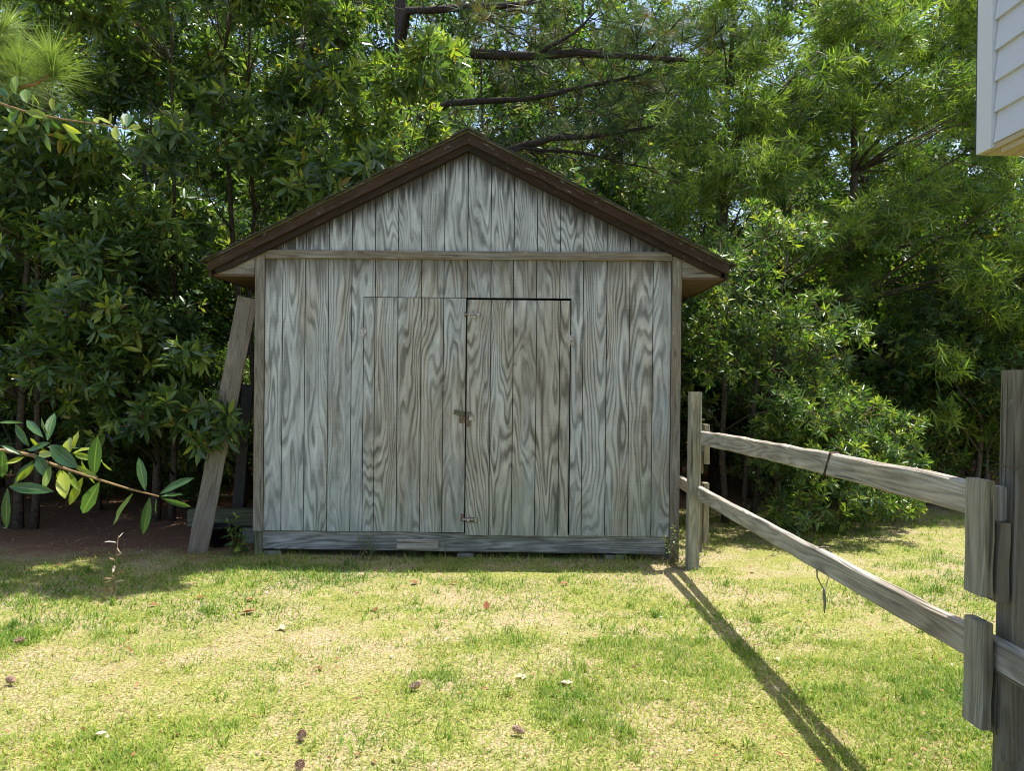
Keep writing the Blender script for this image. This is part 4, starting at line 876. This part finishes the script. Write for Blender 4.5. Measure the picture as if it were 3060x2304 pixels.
tag(o, 'upright orange red leaf in the bright grass before the right door', 'leaf', 'fallen leaves on the lawn')
# pine cones
def cone_mesh():
    m = MB(); n = 60
    for i in range(n):
        t_ = i / n; a = i * 2.4; rr = .026 * math.sin(math.pi * (.12 + .83 * t_)) + .004; x = .075 * t_
        c = Vector((x, rr * math.cos(a) * .45, rr * math.sin(a) * .45)); o_ = Vector((.35, math.cos(a), math.sin(a))).normalized(); s = Vector((0, -math.sin(a), math.cos(a))) * .008
        b = len(m.v); tip = c + o_ * rr * .8
        m.v += [tuple(c - s * .5), tuple(c + s * .5), tuple(tip + s), tuple(tip - s), tuple(tip + Vector((.006, 0, 0)))]
        m.quad((b, b + 1, b + 2, b + 3)); m.quad((b + 3, b + 2, b + 4)); m.quad((b + 1, b, b + 4))
    m.tube([(0, 0, 0), (.03, 0, 0), (.07, 0, 0)], [.006, .012, .004], 6); return m.mesh('pine_cone')
cm = cone_mesh()
for i, (px, py, lab) in enumerate([(1224, 2070, 'brown pine cone in the middle of the lawn'), (1568, 2206, 'reddish pine cone low on the lawn right of centre'), (906, 2206, 'brown pine cone low on the lawn left of centre'), (39, 1932, 'grey pine cone at the left edge, upper of two'),
                                   (44, 2052, 'brown pine cone at the left edge, lower of two'), (900, 2296, 'pine cone cut off by the bottom edge of the picture')]):
    p = gp(px, py); o = link('pine_cone', cm, 'cone'); o.location = (p.x, p.y, .024); o.rotation_euler = (0, -.15, i * 2.1 + .6); o.scale = (.75, .55, .55); tag(o, lab, 'pine cone', 'pine cones on the lawn')
# ------------------------------------------------------------------ small weeds
def weed(name, label, p, tips, m, L, Wr, mat, seed, T=T_LEAF, cat='weed', stem_mat='greenstem', tint=.5, rad=.003, **kw):
    r = np.random.default_rng(seed); o = empty(name, (p[0], p[1], 0), 0, label, cat); mb = MB(); P = []; A = []
    for tpx in tips:
        Q = curve_pts((0, 0, -.02), tpx, 4, .06, r); mb.tube(Q, np.linspace(rad * 1.4, rad * .6, 5), 5)
        for j in (2, 3, 4): P.append(Q[j]); A.append(unit(Q[j] - Q[j - 1]))
    mb.obj('stem', stem_mat, o, True); b, d, nor, ll, ww, tv = whorls(np.array(P), np.array(A), m, L, Wr, r, tint0=tint, tintv=.15, newf=.1, **kw)
    link('leaves', leaf_mesh('leaves', b, d, nor, ll, ww, tv, T), mat, o); return o
p = gp(1112, 1672); weed('pine_seedling', 'pine seedling growing before the rim joist left of the nailed block', (p.x, min(p.y, 6.26)), [(0, -.02, .16), (.02, 0, .10)], 22, .10, .022, 'needle', 201, T_NEED, 'seedling', lo=.2, hi=1.2, stem=.03)
p = gp(1332, 1672); weed('pine_seedling', 'pine seedling growing just right of the nailed block', (p.x, min(p.y, 6.26)), [(0, 0, .20)], 18, .075, .022, 'needle', 202, T_NEED, 'seedling', lo=.2, hi=1.2, stem=.03)
p = gp(700, 1660); weed('leafy_weed', 'green leafy weed between the black pot and the shed corner', (p.x, p.y), [(-.06, 0, .30), (.05, 0, .22), (0, .05, .34), (.10, -.02, .14)], 5, .085, .45, 'bush', 203, tint=.35, stem=.07)
p = gp(1080, 1672); weed('creeping_weed', 'small creeping weed clinging under the siding edge left of the doors', (p.x, 6.33), [(.02, -.01, .23), (.09, -.01, .215), (-.04, -.01, .22)], 5, .03, .5, 'bush', 204, tint=.5, stem=.05)
p = gp(2015, 1690); weed('creeping_weed', 'yellow green weed climbing the right corner trim of the shed', (p.x, 6.26), [(.0, -.01, .33), (-.07, -.02, .24), (.03, -.02, .22)], 5, .032, .5, 'bush', 205, tint=.75, stem=.06)
p = gp(335, 1790); weed('spindly_weed', 'spindly yellowing weed rising from the left shade edge', (p.x, p.y), [(.04, 0, .44), (.02, .0, .22), (-.05, 0, .10)], 3, .07, .22, 'litter', 206, tint=.75, stem=.10, rad=.0025)
p = gp(2035, 1695); r = np.random.default_rng(207); n = 70
a = np.stack([p.x + r.normal(-.02, .10, n), np.minimum(6.30, p.y + .08 + r.normal(0, .06, n)), np.zeros(n)], 1); b_ = a + np.stack([r.normal(0, .10, n), r.normal(-.02, .08, n), r.uniform(.02, .2, n)], 1)
tag(link('dead_weed', rod_mesh('dead_weed', a, b_, np.full(n, .0016), np.full(n, .0008)), 'twig'), 'tangle of dead brown stalks at the right foot of the shed', 'weed')
# tall grass tufts along the shed's foot
r = np.random.default_rng(208); n = 900; X = r.uniform(SX - SW - .5, SX + SW + .1, n); Y = 6.32 - np.abs(r.normal(0, .10, n)) - .009 * (X - SX); az = r.random(n) * 6.28; fl = r.uniform(.6, 1.45, n)
me = leaf_mesh('edge_grass', np.stack([X, Y, np.zeros(n)], 1), np.stack([np.cos(az) * np.cos(fl), np.sin(az) * np.cos(fl), np.sin(fl)], 1), r.normal(0, 1, (n, 3)), r.uniform(.03, .09, n) * (.5 + vnoise(X * 5 + 20, Y * 0 + 1, 3)), np.full(n, .0045), np.clip(r.normal(.45, .3, n), 0, 1), T_BLADE)
tag(link('edge_grass', me, 'grass'), 'taller uncut grass along the foot of the shed', 'grass', None, 'stuff')
